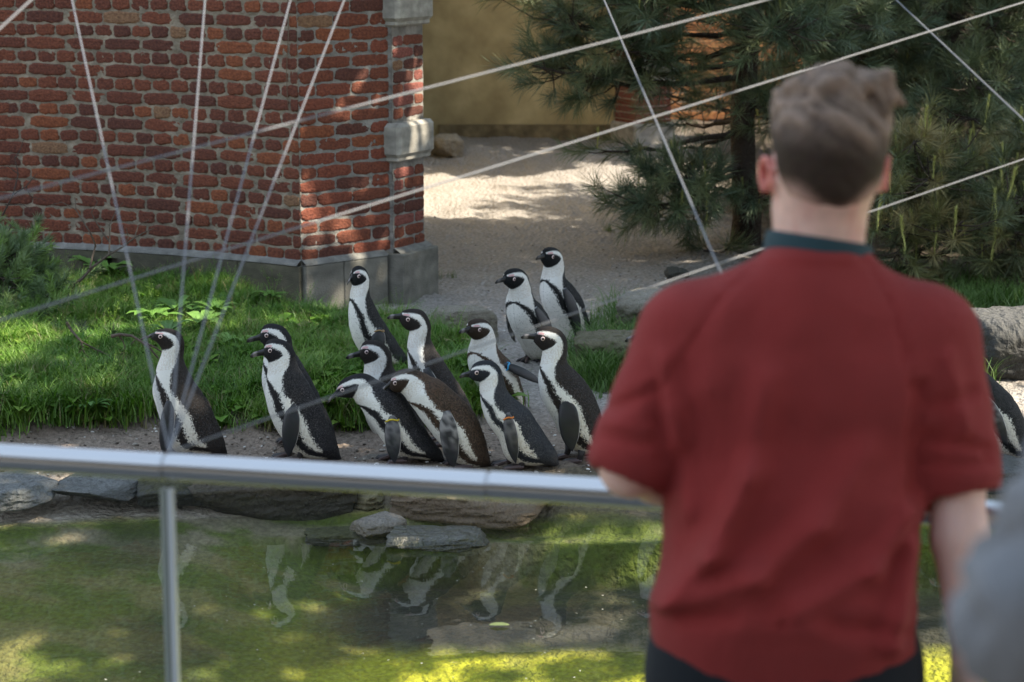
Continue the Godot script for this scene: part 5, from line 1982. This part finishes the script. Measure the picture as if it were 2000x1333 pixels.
func visitor() -> void:
	var D := 3.55
	var skin_c := lin(0.70, 0.445, 0.355)
	var neck := at(1600, 470, D + 0.01)
	var skull := at(1614, 300, D - 0.02)
	var ls := at(1338, 655, D)
	var rs := at(1818, 660, D)
	var le := at(1228, 915, D - 0.02)
	var re := at(1868, 940, D - 0.02)
	var lw := at(1400, 962, D + 0.20)
	var rw := at(1888, 1262, D - 0.06)
	var pelvis := at(1530, 1370, D)
	var floor_y := 0.16
	var root := thing("person", "man seen from behind in a crimson sweater and dark trousers, leaning on the handrail", "person", Vector3(pelvis.x, floor_y, pelvis.z))
	var o := root.position
	neck -= o
	skull -= o
	ls -= o
	rs -= o
	le -= o
	re -= o
	lw -= o
	rw -= o
	pelvis -= o
	var S := 1.0 / (F / D)     # metres per picture pixel at the man
	var back := Vector3(0, 0, 1)
	# ---- body: one mesh, with finer grids for the head and the hands
	var m := MB.new()
	var paint := func(_p: Vector3) -> Color: return skin_c
	var f := Field.new(Vector3(-0.5, -0.02, -0.5), Vector3(0.5, 1.62, 0.35), 0.014)
	var chest := ls.lerp(rs, 0.5) + Vector3(0, -0.10, 0)
	var belly := chest.lerp(pelvis, 0.55)
	f.bone(chest + Vector3(-0.10, 0, 0), chest + Vector3(0.10, 0, 0), 0.115, 0.115, 0.05)
	f.bone(chest + Vector3(-0.12, 0.07, 0), chest + Vector3(0.12, 0.07, 0), 0.075, 0.075, 0.05)
	f.bone(belly + Vector3(-0.06, 0, 0), belly + Vector3(0.06, 0, 0), 0.115, 0.115, 0.06)
	f.bone(pelvis + Vector3(-0.08, 0, 0), pelvis + Vector3(0.08, 0, 0), 0.115, 0.115, 0.06)
	f.bone(chest + Vector3(0, 0.10, 0.01), neck, 0.075, 0.062, 0.04)
	for s in [[ls, le, lw], [rs, re, rw]]:
		f.bone(chest + Vector3(0, 0.11, 0), s[0], 0.06, 0.06, 0.04)
		f.bone(s[0], s[1], 0.055, 0.043, 0.03)
		f.bone(s[1], s[1].lerp(s[2], 0.35), 0.043, 0.043, 0.02)
		f.bone(s[1].lerp(s[2], 0.35), s[2], 0.043, 0.027, 0.02)
	var feet: Array = []
	for s in [-1.0, 1.0]:
		var hip := pelvis + Vector3(s * 0.095, -0.02, 0)
		var ankle := Vector3(hip.x + s * 0.03, 0.09, hip.z - 0.02)
		var knee := hip.lerp(ankle, 0.5) + Vector3(0, 0, -0.02)
		f.bone(hip, knee, 0.088, 0.058, 0.03)
		f.bone(knee, ankle, 0.057, 0.037, 0.02)
		f.bone(ankle + Vector3(0, -0.05, 0.03), ankle + Vector3(s * 0.02, -0.055, -0.15), 0.036, 0.03, 0.02)
		feet.append([hip, knee, ankle])
	f.net(m, paint)
	# head: skull, jaw, face, ears
	var hb := Basis(Vector3.UP, 0.07)        # turned a little to the left
	var h := Field.new(skull - Vector3(0.16, 0.24, 0.17), skull + Vector3(0.16, 0.16, 0.17), 0.005)
	var H := func(x: float, y: float, z: float) -> Vector3: return skull + hb * Vector3(x, y, z)
	h.bone(H.call(0, 0.015, 0.025), H.call(0, 0.01, -0.03), 0.083, 0.077, 0.03)
	h.bone(H.call(0, -0.03, 0.02), H.call(0, -0.03, -0.035), 0.075, 0.068, 0.03)
	h.bone(H.call(-0.035, -0.085, -0.035), H.call(0, -0.115, -0.075), 0.032, 0.022, 0.03)
	h.bone(H.call(0.035, -0.085, -0.035), H.call(0, -0.115, -0.075), 0.032, 0.022, 0.03)
	h.bone(H.call(0, -0.055, -0.08), H.call(0, -0.09, -0.085), 0.032, 0.026, 0.02)
	h.bone(H.call(0, -0.012, -0.098), H.call(0, -0.052, -0.118), 0.009, 0.014, 0.01)      # nose
	h.bone(H.call(-0.03, 0.005, -0.098), H.call(0.03, 0.005, -0.098), 0.012, 0.012, 0.02)  # brow
	h.bone(H.call(-0.018, -0.078, -0.108), H.call(0.018, -0.078, -0.108), 0.007, 0.007, 0.006)
	h.bone(H.call(-0.034, -0.018, -0.112), H.call(-0.030, -0.018, -0.112), 0.012, 0.012, 0.008, 1.0, true)
	h.bone(H.call(0.034, -0.018, -0.112), H.call(0.030, -0.018, -0.112), 0.012, 0.012, 0.008, 1.0, true)
	# neck
	h.bone(H.call(0, -0.05, 0.015), neck + Vector3(0, 0.045, 0.0), 0.060, 0.064, 0.03)
	h.bone(neck + Vector3(0, 0.045, 0), neck + Vector3(0, -0.03, 0.005), 0.066, 0.074, 0.03)
	for s in [-1.0, 1.0]:
		# ears: a rim and a lobe standing off the head
		var c: Array = []
		for k in 8:
			var a := lerpf(-0.9, 4.0, k / 7.0)
			c.append(H.call(s * (0.083 + 0.013 * sin(a * 0.55) + 0.004), -0.035 + 0.029 * sin(a), -0.002 + 0.017 * cos(a) + 0.006))
		for k in 7:
			h.bone(c[k], c[k + 1], 0.0055, 0.0055, 0.004)
		h.bone(H.call(s * 0.078, -0.015, -0.004), H.call(s * 0.083, -0.055, -0.006), 0.011, 0.009, 0.006)
		h.bone(H.call(s * 0.084, -0.02, 0.004), H.call(s * 0.089, -0.045, 0.006), 0.008, 0.007, 0.006)
	var face := func(p: Vector3) -> Color:
		var q: Vector3 = hb.inverse() * (p - skull)
		var c := skin_c * (1.0 + 0.16 * fine.get_noise_3dv(p * 30.0))
		c = c.lerp(lin(0.62, 0.28, 0.22), 0.5 * smoothstep(0.0, 0.5, fine.get_noise_3dv(p * 14.0) + 0.1))
		var ear := smoothstep(0.080, 0.090, absf(q.x)) * smoothstep(0.04, 0.0, q.y) * smoothstep(-0.1, -0.06, q.y)
		c = c.lerp(lin(0.55, 0.13, 0.10), ear * 0.8)
		# ginger beard along the jaw
		c = c.lerp(lin(0.28, 0.13, 0.07), smoothstep(-0.055, -0.075, q.y) * smoothstep(0.0, -0.03, q.z) * 0.8)
		if q.z < -0.1 and absf(q.y + 0.078) < 0.008 and absf(q.x) < 0.026:
			c = lin(0.42, 0.14, 0.12)
		return c
	h.net(m, face)
	hand(m, lw, Vector3(0.75, -0.12, -0.6), Vector3(0, 0.25, -1), 0.45, paint)
	hand(m, rw, Vector3(0.05, -1, -0.12), Vector3(-0.3, 0, -1), 0.35, paint)
	var flesh := mat(lin(1, 1, 1), 0.5, null, 0.12, tex.pit, 0.05, true)
	flesh.subsurf_scatter_enabled = true
	flesh.subsurf_scatter_strength = 0.15
	var body := part(root, "body", m.mesh(), flesh)
	# eyes
	for s in [-1.0, 1.0]:
		var e := part(root, "eye", ball(Vector3.ONE * 0.0115), mat(lin(0.7, 0.68, 0.65), 0.2), H.call(s * 0.032, -0.018, -0.094))
		part(e, "iris", ball(Vector3(0.0055, 0.0055, 0.003)), mat(lin(0.06, 0.09, 0.12), 0.15), hb * Vector3(0, 0, -0.0095))
	# ---- hair: short sides that fade into the neck, longer locks swept to the right on top
	m = MB.new()
	var g := Field.new(skull - Vector3(0.15, 0.14, 0.17), skull + Vector3(0.17, 0.19, 0.17), 0.0055)
	g.bone(H.call(0, 0.017, 0.027), H.call(0, 0.022, -0.035), 0.0885, 0.080, 0.02)
	g.bone(H.call(0, -0.03, 0.0235), H.call(0, -0.02, -0.01), 0.0795, 0.074, 0.02)
	g.bone(H.call(0, -0.055, 0.034), H.call(0, -0.09, 0.034), 0.058, 0.047, 0.02)
	g.bone(H.call(-0.032, 0.058, 0.0), H.call(0.055, 0.066, -0.005), 0.043, 0.045, 0.015)
	g.bone(H.call(-0.030, 0.066, -0.06), H.call(0.050, 0.080, -0.065), 0.042, 0.045, 0.02)
	g.bone(H.call(0.066, 0.062, 0.0), H.call(0.082, 0.012, -0.01), 0.034, 0.018, 0.02)
	g.bone(H.call(0.0, 0.06, 0.05), H.call(0.06, 0.03, 0.045), 0.036, 0.024, 0.02)
	for k in 34:
		var u := rng.randf_range(-0.062, 0.050)
		var v := rng.randf_range(-0.085, 0.062)
		var y0 := 0.022 + sqrt(maxf(0.0001, 0.0085 - u * u * 0.9 - v * v * 0.45))
		var a: Vector3 = H.call(u, y0, v)
		var b: Vector3 = a + hb * Vector3(0.022 + 0.016 * rng.randf(), 0.004 + 0.012 * rng.randf(), -0.008 + 0.012 * rng.randf())
		var c: Vector3 = b + hb * Vector3(0.018 + 0.012 * rng.randf(), -0.018 - 0.03 * rng.randf() - maxf(u, 0.0) * 0.4, -0.004 + 0.02 * rng.randf())
		g.bone(a, b, 0.013, 0.0115, 0.008)
		g.bone(b, c, 0.0115, 0.005, 0.008)
	# face, ears and neck stay free
	g.bone(H.call(-0.09, -0.09, -0.10), H.call(0.09, -0.09, -0.10), 0.085, 0.085, 0.01, 1.0, true)
	g.bone(H.call(-0.06, -0.01, -0.13), H.call(0.06, -0.01, -0.13), 0.055, 0.055, 0.01, 1.0, true)
	for s in [-1.0, 1.0]:
		g.bone(H.call(s * 0.105, -0.02, 0.0), H.call(s * 0.115, -0.12, 0.035), 0.031, 0.055, 0.012, 1.0, true)
	g.bone(H.call(-0.10, -0.140, 0.07), H.call(0.10, -0.140, 0.07), 0.052, 0.052, 0.03, 1.0, true)
	var strands := func(p: Vector3) -> Color:
		var q: Vector3 = hb.inverse() * (p - skull)
		var n1 := fine.get_noise_3d((q.x - 0.8 * q.y) * 7.0, (q.y + 0.8 * q.x) * 34.0, q.z * 22.0)
		var n2 := fine.get_noise_3dv(q * 140.0)
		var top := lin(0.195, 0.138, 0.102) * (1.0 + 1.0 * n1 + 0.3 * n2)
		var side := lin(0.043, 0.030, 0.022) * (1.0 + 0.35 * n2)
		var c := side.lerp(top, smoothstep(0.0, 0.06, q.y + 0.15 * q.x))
		var low := -0.052 - 0.045 * smoothstep(0.07, 0.0, absf(q.x))
		c = c.lerp(skin_c * 0.85, smoothstep(low + 0.032, low - 0.014, q.y + 0.010 * n2) * 0.9)
		return c
	g.net(m, strands)
	for i in m.v.size():
		var q := m.v[i]
		var r: Vector3 = hb.inverse() * (q - skull)
		var lock := smoothstep(0.01, 0.07, r.y)
		var thin := smoothstep(-0.03, -0.085, r.y)
		m.v[i] = q + (q - skull).normalized() * (lerpf(0.002, 0.0105, lock) * fine.get_noise_3d((r.x - 0.8 * r.y) * 7.0, (r.y + 0.8 * r.x) * 34.0, r.z * 22.0) + 0.003 * lock - 0.0045 * thin)
	var hair_mat := mat(lin(1, 1, 1), 0.6, null, 1.0, null, 0.0, true)
	hair_mat.metallic_specular = 0.25
	part(root, "hair", m.mesh(), hair_mat)
	# ---- sweater
	m = MB.new()
	var w := Field.new(Vector3(-0.5, 0.55, -0.45), Vector3(0.5, 1.66, 0.35), 0.011)
	var hem := pelvis + Vector3(0.0, 0.085, 0.0)
	w.bone(chest + Vector3(-0.105, 0.0, 0), chest + Vector3(0.105, 0.0, 0), 0.137, 0.137, 0.05)
	w.bone(chest + Vector3(-0.115, 0.065, -0.005), chest + Vector3(0.115, 0.065, -0.005), 0.102, 0.102, 0.05)
	w.bone(chest.lerp(hem, 0.45) + Vector3(-0.075, 0, 0), chest.lerp(hem, 0.45) + Vector3(0.075, 0, 0), 0.137, 0.137, 0.07)
	w.bone(hem + Vector3(-0.072, 0.05, 0.0), hem + Vector3(0.074, 0.05, 0.0), 0.140, 0.140, 0.07)
	w.bone(hem + Vector3(-0.072, -0.04, 0.0), hem + Vector3(0.074, -0.055, 0.0), 0.130, 0.132, 0.03)
	w.bone(chest + Vector3(0, 0.115, 0.0), neck + Vector3(0, -0.045, 0.0), 0.105, 0.080, 0.05)
	w.bone(ls.lerp(rs, 0.5) + Vector3(-0.03, 0.075, 0.0), ls + Vector3(0.03, 0.012, 0), 0.062, 0.070, 0.05)
	w.bone(ls.lerp(rs, 0.5) + Vector3(0.03, 0.075, 0.0), rs + Vector3(-0.03, 0.012, 0), 0.062, 0.070, 0.05)
	var lc := ls.lerp(le, 0.93)
	var rc := rs.lerp(re, 0.93)
	w.bone(ls, ls.lerp(lc, 0.55), 0.078, 0.069, 0.035)
	w.bone(ls.lerp(lc, 0.55), lc, 0.069, 0.068, 0.02)
	w.bone(ls.lerp(lc, 0.86), lc + (le - ls).normalized() * 0.006, 0.074, 0.070, 0.006)
	w.bone(rs, rs.lerp(rc, 0.55), 0.080, 0.072, 0.035)
	w.bone(rs.lerp(rc, 0.55), rc, 0.072, 0.070, 0.02)
	w.bone(rs.lerp(rc, 0.86), rc + (re - rs).normalized() * 0.006, 0.077, 0.073, 0.006)
	# open below the hem and at the cuffs
	w.bone(hem + Vector3(-0.3, -0.262, 0), hem + Vector3(0.3, -0.275, 0), 0.19, 0.19, 0.012, 1.0, true)
	w.bone(lc + (le - ls).normalized() * 0.115, lc + (le - ls).normalized() * 0.24, 0.095, 0.12, 0.01, 1.0, true)
	w.bone(rc + (re - rs).normalized() * 0.115, rc + (re - rs).normalized() * 0.24, 0.095, 0.12, 0.01, 1.0, true)
	w.bone(neck + Vector3(0, 0.072, -0.012), neck + Vector3(0, 0.22, -0.012), 0.093, 0.093, 0.012, 1.0, true)
	w.net(m, func(_p): return Color.WHITE)
	# folds, given as picture lines on the man's back: [from, to, height, width]
	var folds := [[1300, 1165, 1395, 1075, 0.020, 26], [1395, 1075, 1470, 920, 0.018, 24], [1470, 920, 1500, 740, 0.010, 30], [1310, 1180, 1480, 1120, 0.014, 28], [1480, 1120, 1600, 1020, 0.015, 30], [1600, 1020, 1690, 880, 0.009, 32],
		[1770, 1000, 1700, 1110, 0.014, 18], [1700, 1110, 1560, 1190, 0.010, 26], [1775, 1060, 1745, 1260, 0.018, 18], [1330, 800, 1345, 1000, 0.008, 20], [1300, 700, 1335, 860, 0.010, 18], [1290, 1195, 1780, 1235, -0.012, 18], [1450, 1215, 1600, 1225, 0.010, 20],
		[1800, 800, 1900, 770, -0.012, 16], [1790, 850, 1930, 880, -0.014, 14], [1790, 905, 1935, 905, -0.010, 8], [1850, 700, 1880, 840, 0.008, 20], [1190, 800, 1270, 770, -0.012, 14], [1185, 850, 1270, 870, -0.012, 14], [1280, 760, 1290, 900, -0.016, 14], [1800, 760, 1785, 960, -0.020, 14], [1560, 560, 1700, 600, 0.003, 40], [1420, 600, 1380, 760, 0.006, 34], [1500, 500, 1660, 505, 0.004, 9], [1690, 505, 1745, 600, -0.006, 6], [1745, 600, 1800, 790, -0.006, 6], [1492, 505, 1400, 590, -0.006, 6], [1400, 590, 1300, 760, -0.006, 6], [1295, 1205, 1530, 1222, -0.006, 6], [1530, 1222, 1780, 1240, -0.006, 6]]
	for i in m.v.size():
		var p := m.v[i]
		var c := (p + o) - EYE
		var lc2 := Basis(Vector3.RIGHT, PITCH) * c
		var px := Vector2(1000.0 + F * lc2.x / -lc2.z, 666.5 - F * lc2.y / -lc2.z)
		var amount := 0.003 * fine.get_noise_3dv(p * 7.0) + 0.0015 * fine.get_noise_3dv(p * 20.0)
		if p.z > chest.z - 0.06:
			for q in folds:
				if px.x > minf(q[0], q[2]) - 80.0 and px.x < maxf(q[0], q[2]) + 80.0:
					var dd: float = to_segment(px, Vector2(q[0], q[1]), Vector2(q[2], q[3])) / q[5]
					if dd < 3.0:
						amount += (1.5 if q[4] > 0.0 else 0.8) * q[4] * exp(-dd * dd)
		amount = maxf(amount, -0.012)
		m.v[i] = p + (Vector3(0, 0, 1) * 0.75 + (p - Vector3(chest.x, p.y, chest.z)).normalized() * 0.35) * amount
	var wool := mat(lin(0.37, 0.028, 0.023), 0.85, tex.knit, 0.07, tex.pit, 0.3)
	wool.rim_enabled = true
	wool.rim = 0.12
	wool.rim_tint = 0.6
	part(root, "sweater", m.mesh(), wool)
	# ---- teal collar
	m = MB.new()
	var ring: Array = []
	for k in 41:
		var a := TAU * k / 40.0
		var c := neck + Vector3(sin(a) * 0.078, -0.004 + 0.010 * cos(a) - 0.012 * sin(a), cos(a) * 0.078 - 0.002)
		ring.append([m.vert(c + Vector3(0, -0.024, 0) * 1.0 + Vector3(sin(a), 0, cos(a)) * 0.010), m.vert(c + Vector3(sin(a), 0, cos(a)) * 0.006 + Vector3(0, 0.004, 0)), m.vert(c + Vector3(0, 0.009, 0)), m.vert(c - Vector3(sin(a), 0.03, cos(a)) * 0.006)])
	for k in 40:
		for j in 3:
			m.quad(ring[k][j], ring[k + 1][j], ring[k + 1][j + 1], ring[k][j + 1])
	part(root, "shirt_collar", m.mesh(), mat(lin(0.018, 0.055, 0.065), 0.85, tex.knit, 0.1))
	# ---- trousers and shoes
	m = MB.new()
	var t := Field.new(Vector3(-0.4, 0.0, -0.35), Vector3(0.4, 1.0, 0.3), 0.016)
	t.bone(pelvis + Vector3(-0.085, 0.02, 0.0), pelvis + Vector3(0.085, 0.02, 0.0), 0.132, 0.132, 0.05)
	t.bone(pelvis + Vector3(-0.085, 0.08, 0.0), pelvis + Vector3(0.085, 0.08, 0.0), 0.126, 0.126, 0.04)
	for q in feet:
		t.bone(q[0], q[1], 0.104, 0.075, 0.03)
		t.bone(q[1], q[2], 0.075, 0.062, 0.02)
	t.net(m, func(_p): return Color.WHITE)
	part(root, "trousers", m.mesh(), mat(lin(0.005, 0.008, 0.011), 0.95, tex.knit, 0.2, tex.pit, 0.1))
	for q in feet:
		m = MB.new()
		var sh := Field.new(q[2] - Vector3(0.09, 0.1, 0.25), q[2] + Vector3(0.09, 0.06, 0.12), 0.011)
		sh.bone(q[2] + Vector3(0, -0.04, 0.02), q[2] + Vector3(0, -0.052, -0.17), 0.05, 0.042, 0.02)
		sh.bone(q[2] + Vector3(0, 0, 0), q[2] + Vector3(0, -0.03, -0.03), 0.052, 0.052, 0.02)
		sh.bone(q[2] + Vector3(0, -0.29, -0.4), q[2] + Vector3(0, -0.29, 0.4), 0.2, 0.2, 0.004, 1.0, true)
		sh.net(m, func(_p): return Color.WHITE)
		part(root, "shoe", m.mesh(), mat(lin(0.03, 0.03, 0.03), 0.6))


func neighbour() -> void:
	# another visitor close by on the right: only an elbow in a grey jacket reaches into the frame
	var D := 1.7
	var elbow := at(2006, 1212, D)
	var shoulder := elbow + Vector3(0.15, 0.25, -0.02)
	var wrist := elbow + Vector3(0.12, 0.17, -0.20)
	var floor_y := 0.16
	var root := thing("person", "visitor at the right edge of whom only a grey jacket elbow shows", "person", Vector3(shoulder.x + 0.2, floor_y, shoulder.z))
	var o := root.position
	elbow -= o
	shoulder -= o
	wrist -= o
	var other := Vector3(-shoulder.x * 1.0, shoulder.y, shoulder.z)
	var mid := (shoulder + other) / 2.0
	var pelvis := Vector3(0, 0.95 * (shoulder.y / 1.45), shoulder.z)
	var m := MB.new()
	var skin := lin(0.5, 0.3, 0.23)
	var paint := func(_p: Vector3) -> Color: return skin
	var f := Field.new(Vector3(-0.5, -0.02, -0.45), Vector3(0.5, shoulder.y + 0.42, 0.35), 0.016)
	var chest := mid + Vector3(0, -0.11, 0)
	f.bone(chest + Vector3(-0.09, 0, 0), chest + Vector3(0.09, 0, 0), 0.11, 0.11, 0.05)
	f.bone(pelvis + Vector3(-0.08, 0, 0), pelvis + Vector3(0.08, 0, 0), 0.11, 0.11, 0.05)
	f.bone(chest, pelvis, 0.11, 0.11, 0.05)
	f.bone(chest + Vector3(0, 0.12, 0), mid + Vector3(0, 0.12, -0.01), 0.07, 0.058, 0.04)
	var head := mid + Vector3(0, 0.235, -0.02)
	f.bone(head + Vector3(0, 0.02, 0.02), head + Vector3(0, 0.015, -0.03), 0.082, 0.076, 0.03)
	f.bone(head + Vector3(0, -0.04, 0), head + Vector3(0, -0.09, -0.07), 0.065, 0.03, 0.03)
	f.bone(head + Vector3(0, -0.02, -0.10), head + Vector3(0, -0.05, -0.115), 0.012, 0.016, 0.02)
	for s in [-1.0, 1.0]:
		f.bone(head + Vector3(s * 0.08, 0.0, 0), head + Vector3(s * 0.083, -0.04, 0), 0.012, 0.01, 0.01)
		var hip := pelvis + Vector3(s * 0.09, 0, 0)
		f.bone(hip, Vector3(hip.x, 0.48, hip.z - 0.01), 0.085, 0.055, 0.03)
		f.bone(Vector3(hip.x, 0.48, hip.z - 0.01), Vector3(hip.x, 0.07, hip.z), 0.055, 0.036, 0.02)
		f.bone(Vector3(hip.x, 0.035, hip.z + 0.03), Vector3(hip.x, 0.03, hip.z - 0.15), 0.034, 0.03, 0.02)
	var elbow2 := other + Vector3(0.06, -0.28, -0.02)
	var wrist2 := elbow2 + Vector3(-0.12, 0.17, -0.18)
	for q in [[shoulder, elbow, wrist], [other, elbow2, wrist2]]:
		f.bone(mid + Vector3(0, 0.02, 0), q[0], 0.06, 0.055, 0.03)
		f.bone(q[0], q[1], 0.05, 0.04, 0.03)
		f.bone(q[1], q[2], 0.04, 0.027, 0.02)
	f.net(m, paint)
	hand(m, wrist, wrist - elbow, Vector3(0.2, 1, 0), 0.5, paint)
	hand(m, wrist2, wrist2 - elbow2, Vector3(-0.2, 1, 0), 0.5, paint)
	part(root, "body", m.mesh(), mat(lin(1, 1, 1), 0.5, null, 1.0, null, 0.0, true))
	m = MB.new()
	var g := Field.new(head - Vector3.ONE * 0.14, head + Vector3.ONE * 0.15, 0.009)
	g.bone(head + Vector3(0, 0.03, 0.025), head + Vector3(0, 0.04, -0.03), 0.09, 0.083, 0.02)
	g.bone(head + Vector3(0, -0.04, 0.045), head + Vector3(0, -0.08, 0.05), 0.06, 0.05, 0.02)
	g.bone(head + Vector3(-0.05, -0.05, -0.11), head + Vector3(0.05, -0.05, -0.11), 0.085, 0.085, 0.01, 1.0, true)
	g.net(m, func(_p): return Color.WHITE)
	part(root, "hair", m.mesh(), mat(lin(0.05, 0.035, 0.025), 0.6))
	m = MB.new()
	var w := Field.new(Vector3(-0.55, pelvis.y - 0.2, -0.45), Vector3(0.55, shoulder.y + 0.14, 0.35), 0.012)
	w.bone(chest + Vector3(-0.1, 0.02, 0), chest + Vector3(0.1, 0.02, 0), 0.14, 0.14, 0.05)
	w.bone(pelvis + Vector3(-0.08, 0.02, 0), pelvis + Vector3(0.08, 0.02, 0), 0.145, 0.145, 0.05)
	w.bone(chest, pelvis, 0.14, 0.14, 0.05)
	for q in [[shoulder, elbow, wrist], [other, elbow2, wrist2]]:
		w.bone(mid + Vector3(0, 0.02, 0), q[0], 0.075, 0.07, 0.03)
		w.bone(q[0], q[1], 0.064, 0.042, 0.02)
		w.bone(q[1] + Vector3(-0.004, -0.03, 0.01), q[1] + Vector3(0.0, 0.02, 0.0), 0.030, 0.040, 0.02)
		w.bone(q[1], q[2], 0.044, 0.040, 0.02)
	w.net(m, func(_p): return Color.WHITE)
	for i in m.v.size():
		var p := m.v[i]
		var n1 := fine.get_noise_3d(p.x * 9.0, p.y * 5.0 + p.x * 6.0, p.z * 9.0)
		m.v[i] = p + (p - Vector3(mid.x, p.y, mid.z)).normalized() * (0.045 * (0.30 - absf(n1)) + 0.006 * fine.get_noise_3dv(p * 22.0))
	part(root, "jacket", m.mesh(), mat(lin(0.22, 0.225, 0.235), 0.8, tex.knit, 0.15, tex.pit, 0.1))
	m = MB.new()
	var t := Field.new(Vector3(-0.35, 0.0, shoulder.z - 0.3), Vector3(0.35, pelvis.y + 0.12, shoulder.z + 0.3), 0.018)
	t.bone(pelvis + Vector3(-0.08, 0, 0), pelvis + Vector3(0.08, 0, 0), 0.125, 0.125, 0.04)
	for s in [-1.0, 1.0]:
		var hip := pelvis + Vector3(s * 0.09, 0, 0)
		t.bone(hip, Vector3(hip.x, 0.48, hip.z - 0.01), 0.1, 0.07, 0.03)
		t.bone(Vector3(hip.x, 0.48, hip.z - 0.01), Vector3(hip.x, 0.09, hip.z), 0.07, 0.058, 0.02)
		t.bone(Vector3(hip.x, 0.045, hip.z + 0.03), Vector3(hip.x, 0.04, hip.z - 0.17), 0.046, 0.042, 0.02)
	t.net(m, func(_p): return Color.WHITE)
	part(root, "trousers", m.mesh(), mat(lin(0.03, 0.04, 0.06), 0.9))


# ---------------------------------------------------------------- cables
func cables() -> void:
	var m := mat(lin(0.155, 0.16, 0.175), 0.5)
	var p0 := rail_axis(331) + Vector3(0, 0.026, 0)
	var p1 := rail_axis(1588) + Vector3(0, 0.026, 0)
	var up := func(a: Vector3, b: Vector3, k: float) -> Vector3: return a + (b - a) * k
	var list := [
		["cable fanning up from the rail joint to the left, leftmost of its fan", p0, up.call(p0, at(140, 0, 5.6), 1.7)],
		["nearly upright cable of the fan that rises from the rail joint", p0, up.call(p0, at(400, 0, 5.6), 1.7)],
		["third cable of the fan from the rail joint, crossing the shaded brickwork", p0, up.call(p0, at(567, 0, 5.6), 1.7)],
		["fourth cable of the fan from the rail joint, ending near the pilaster at the top", p0, up.call(p0, at(672, 0, 5.6), 1.7)],
		["low cable from the rail joint, crossing the stooping penguins towards the man's neck", p0, up.call(p0, at(2000, 311, 6.4), 1.4)],
		["upper long cable sloping across the brick tower and the ochre wall", at(-500, 517, 3.9), at(2600, -285, 7.2)],
		["middle long cable passing over the plinth and just above the man's hair", at(-500, 781, 3.9), at(2600, -182, 7.4)],
		["cable from the upper middle running down to the man's left shoulder", p1, up.call(p1, at(1180, 0, 6.6), 1.5)],
		["cable at the upper right falling steeply to the right edge", at(1560, -180, 7.0), at(2300, 517, 5.4)],
		["short bit of cable in the upper left corner", at(-300, 330, 4.2), at(420, -330, 5.4)]]
	for c in list:
		var a: Vector3 = c[1]
		var b: Vector3 = c[2]
		var mb := MB.new()
		var pts := PackedVector3Array()
		var rad := PackedFloat32Array()
		for i in 9:
			pts.append((b - a) * i / 8.0)
			rad.append(0.0018 if list.find(c) < 5 else 0.0021)
		mb.tube(pts, rad, 8)
		var o := MeshInstance3D.new()
		o.name = numbered(self, "cable")
		o.mesh = mb.mesh()
		o.material_override = m
		add_child(o, true)
		o.position = a
		tag(o, c[0], "cable", "taut cables over the pond")
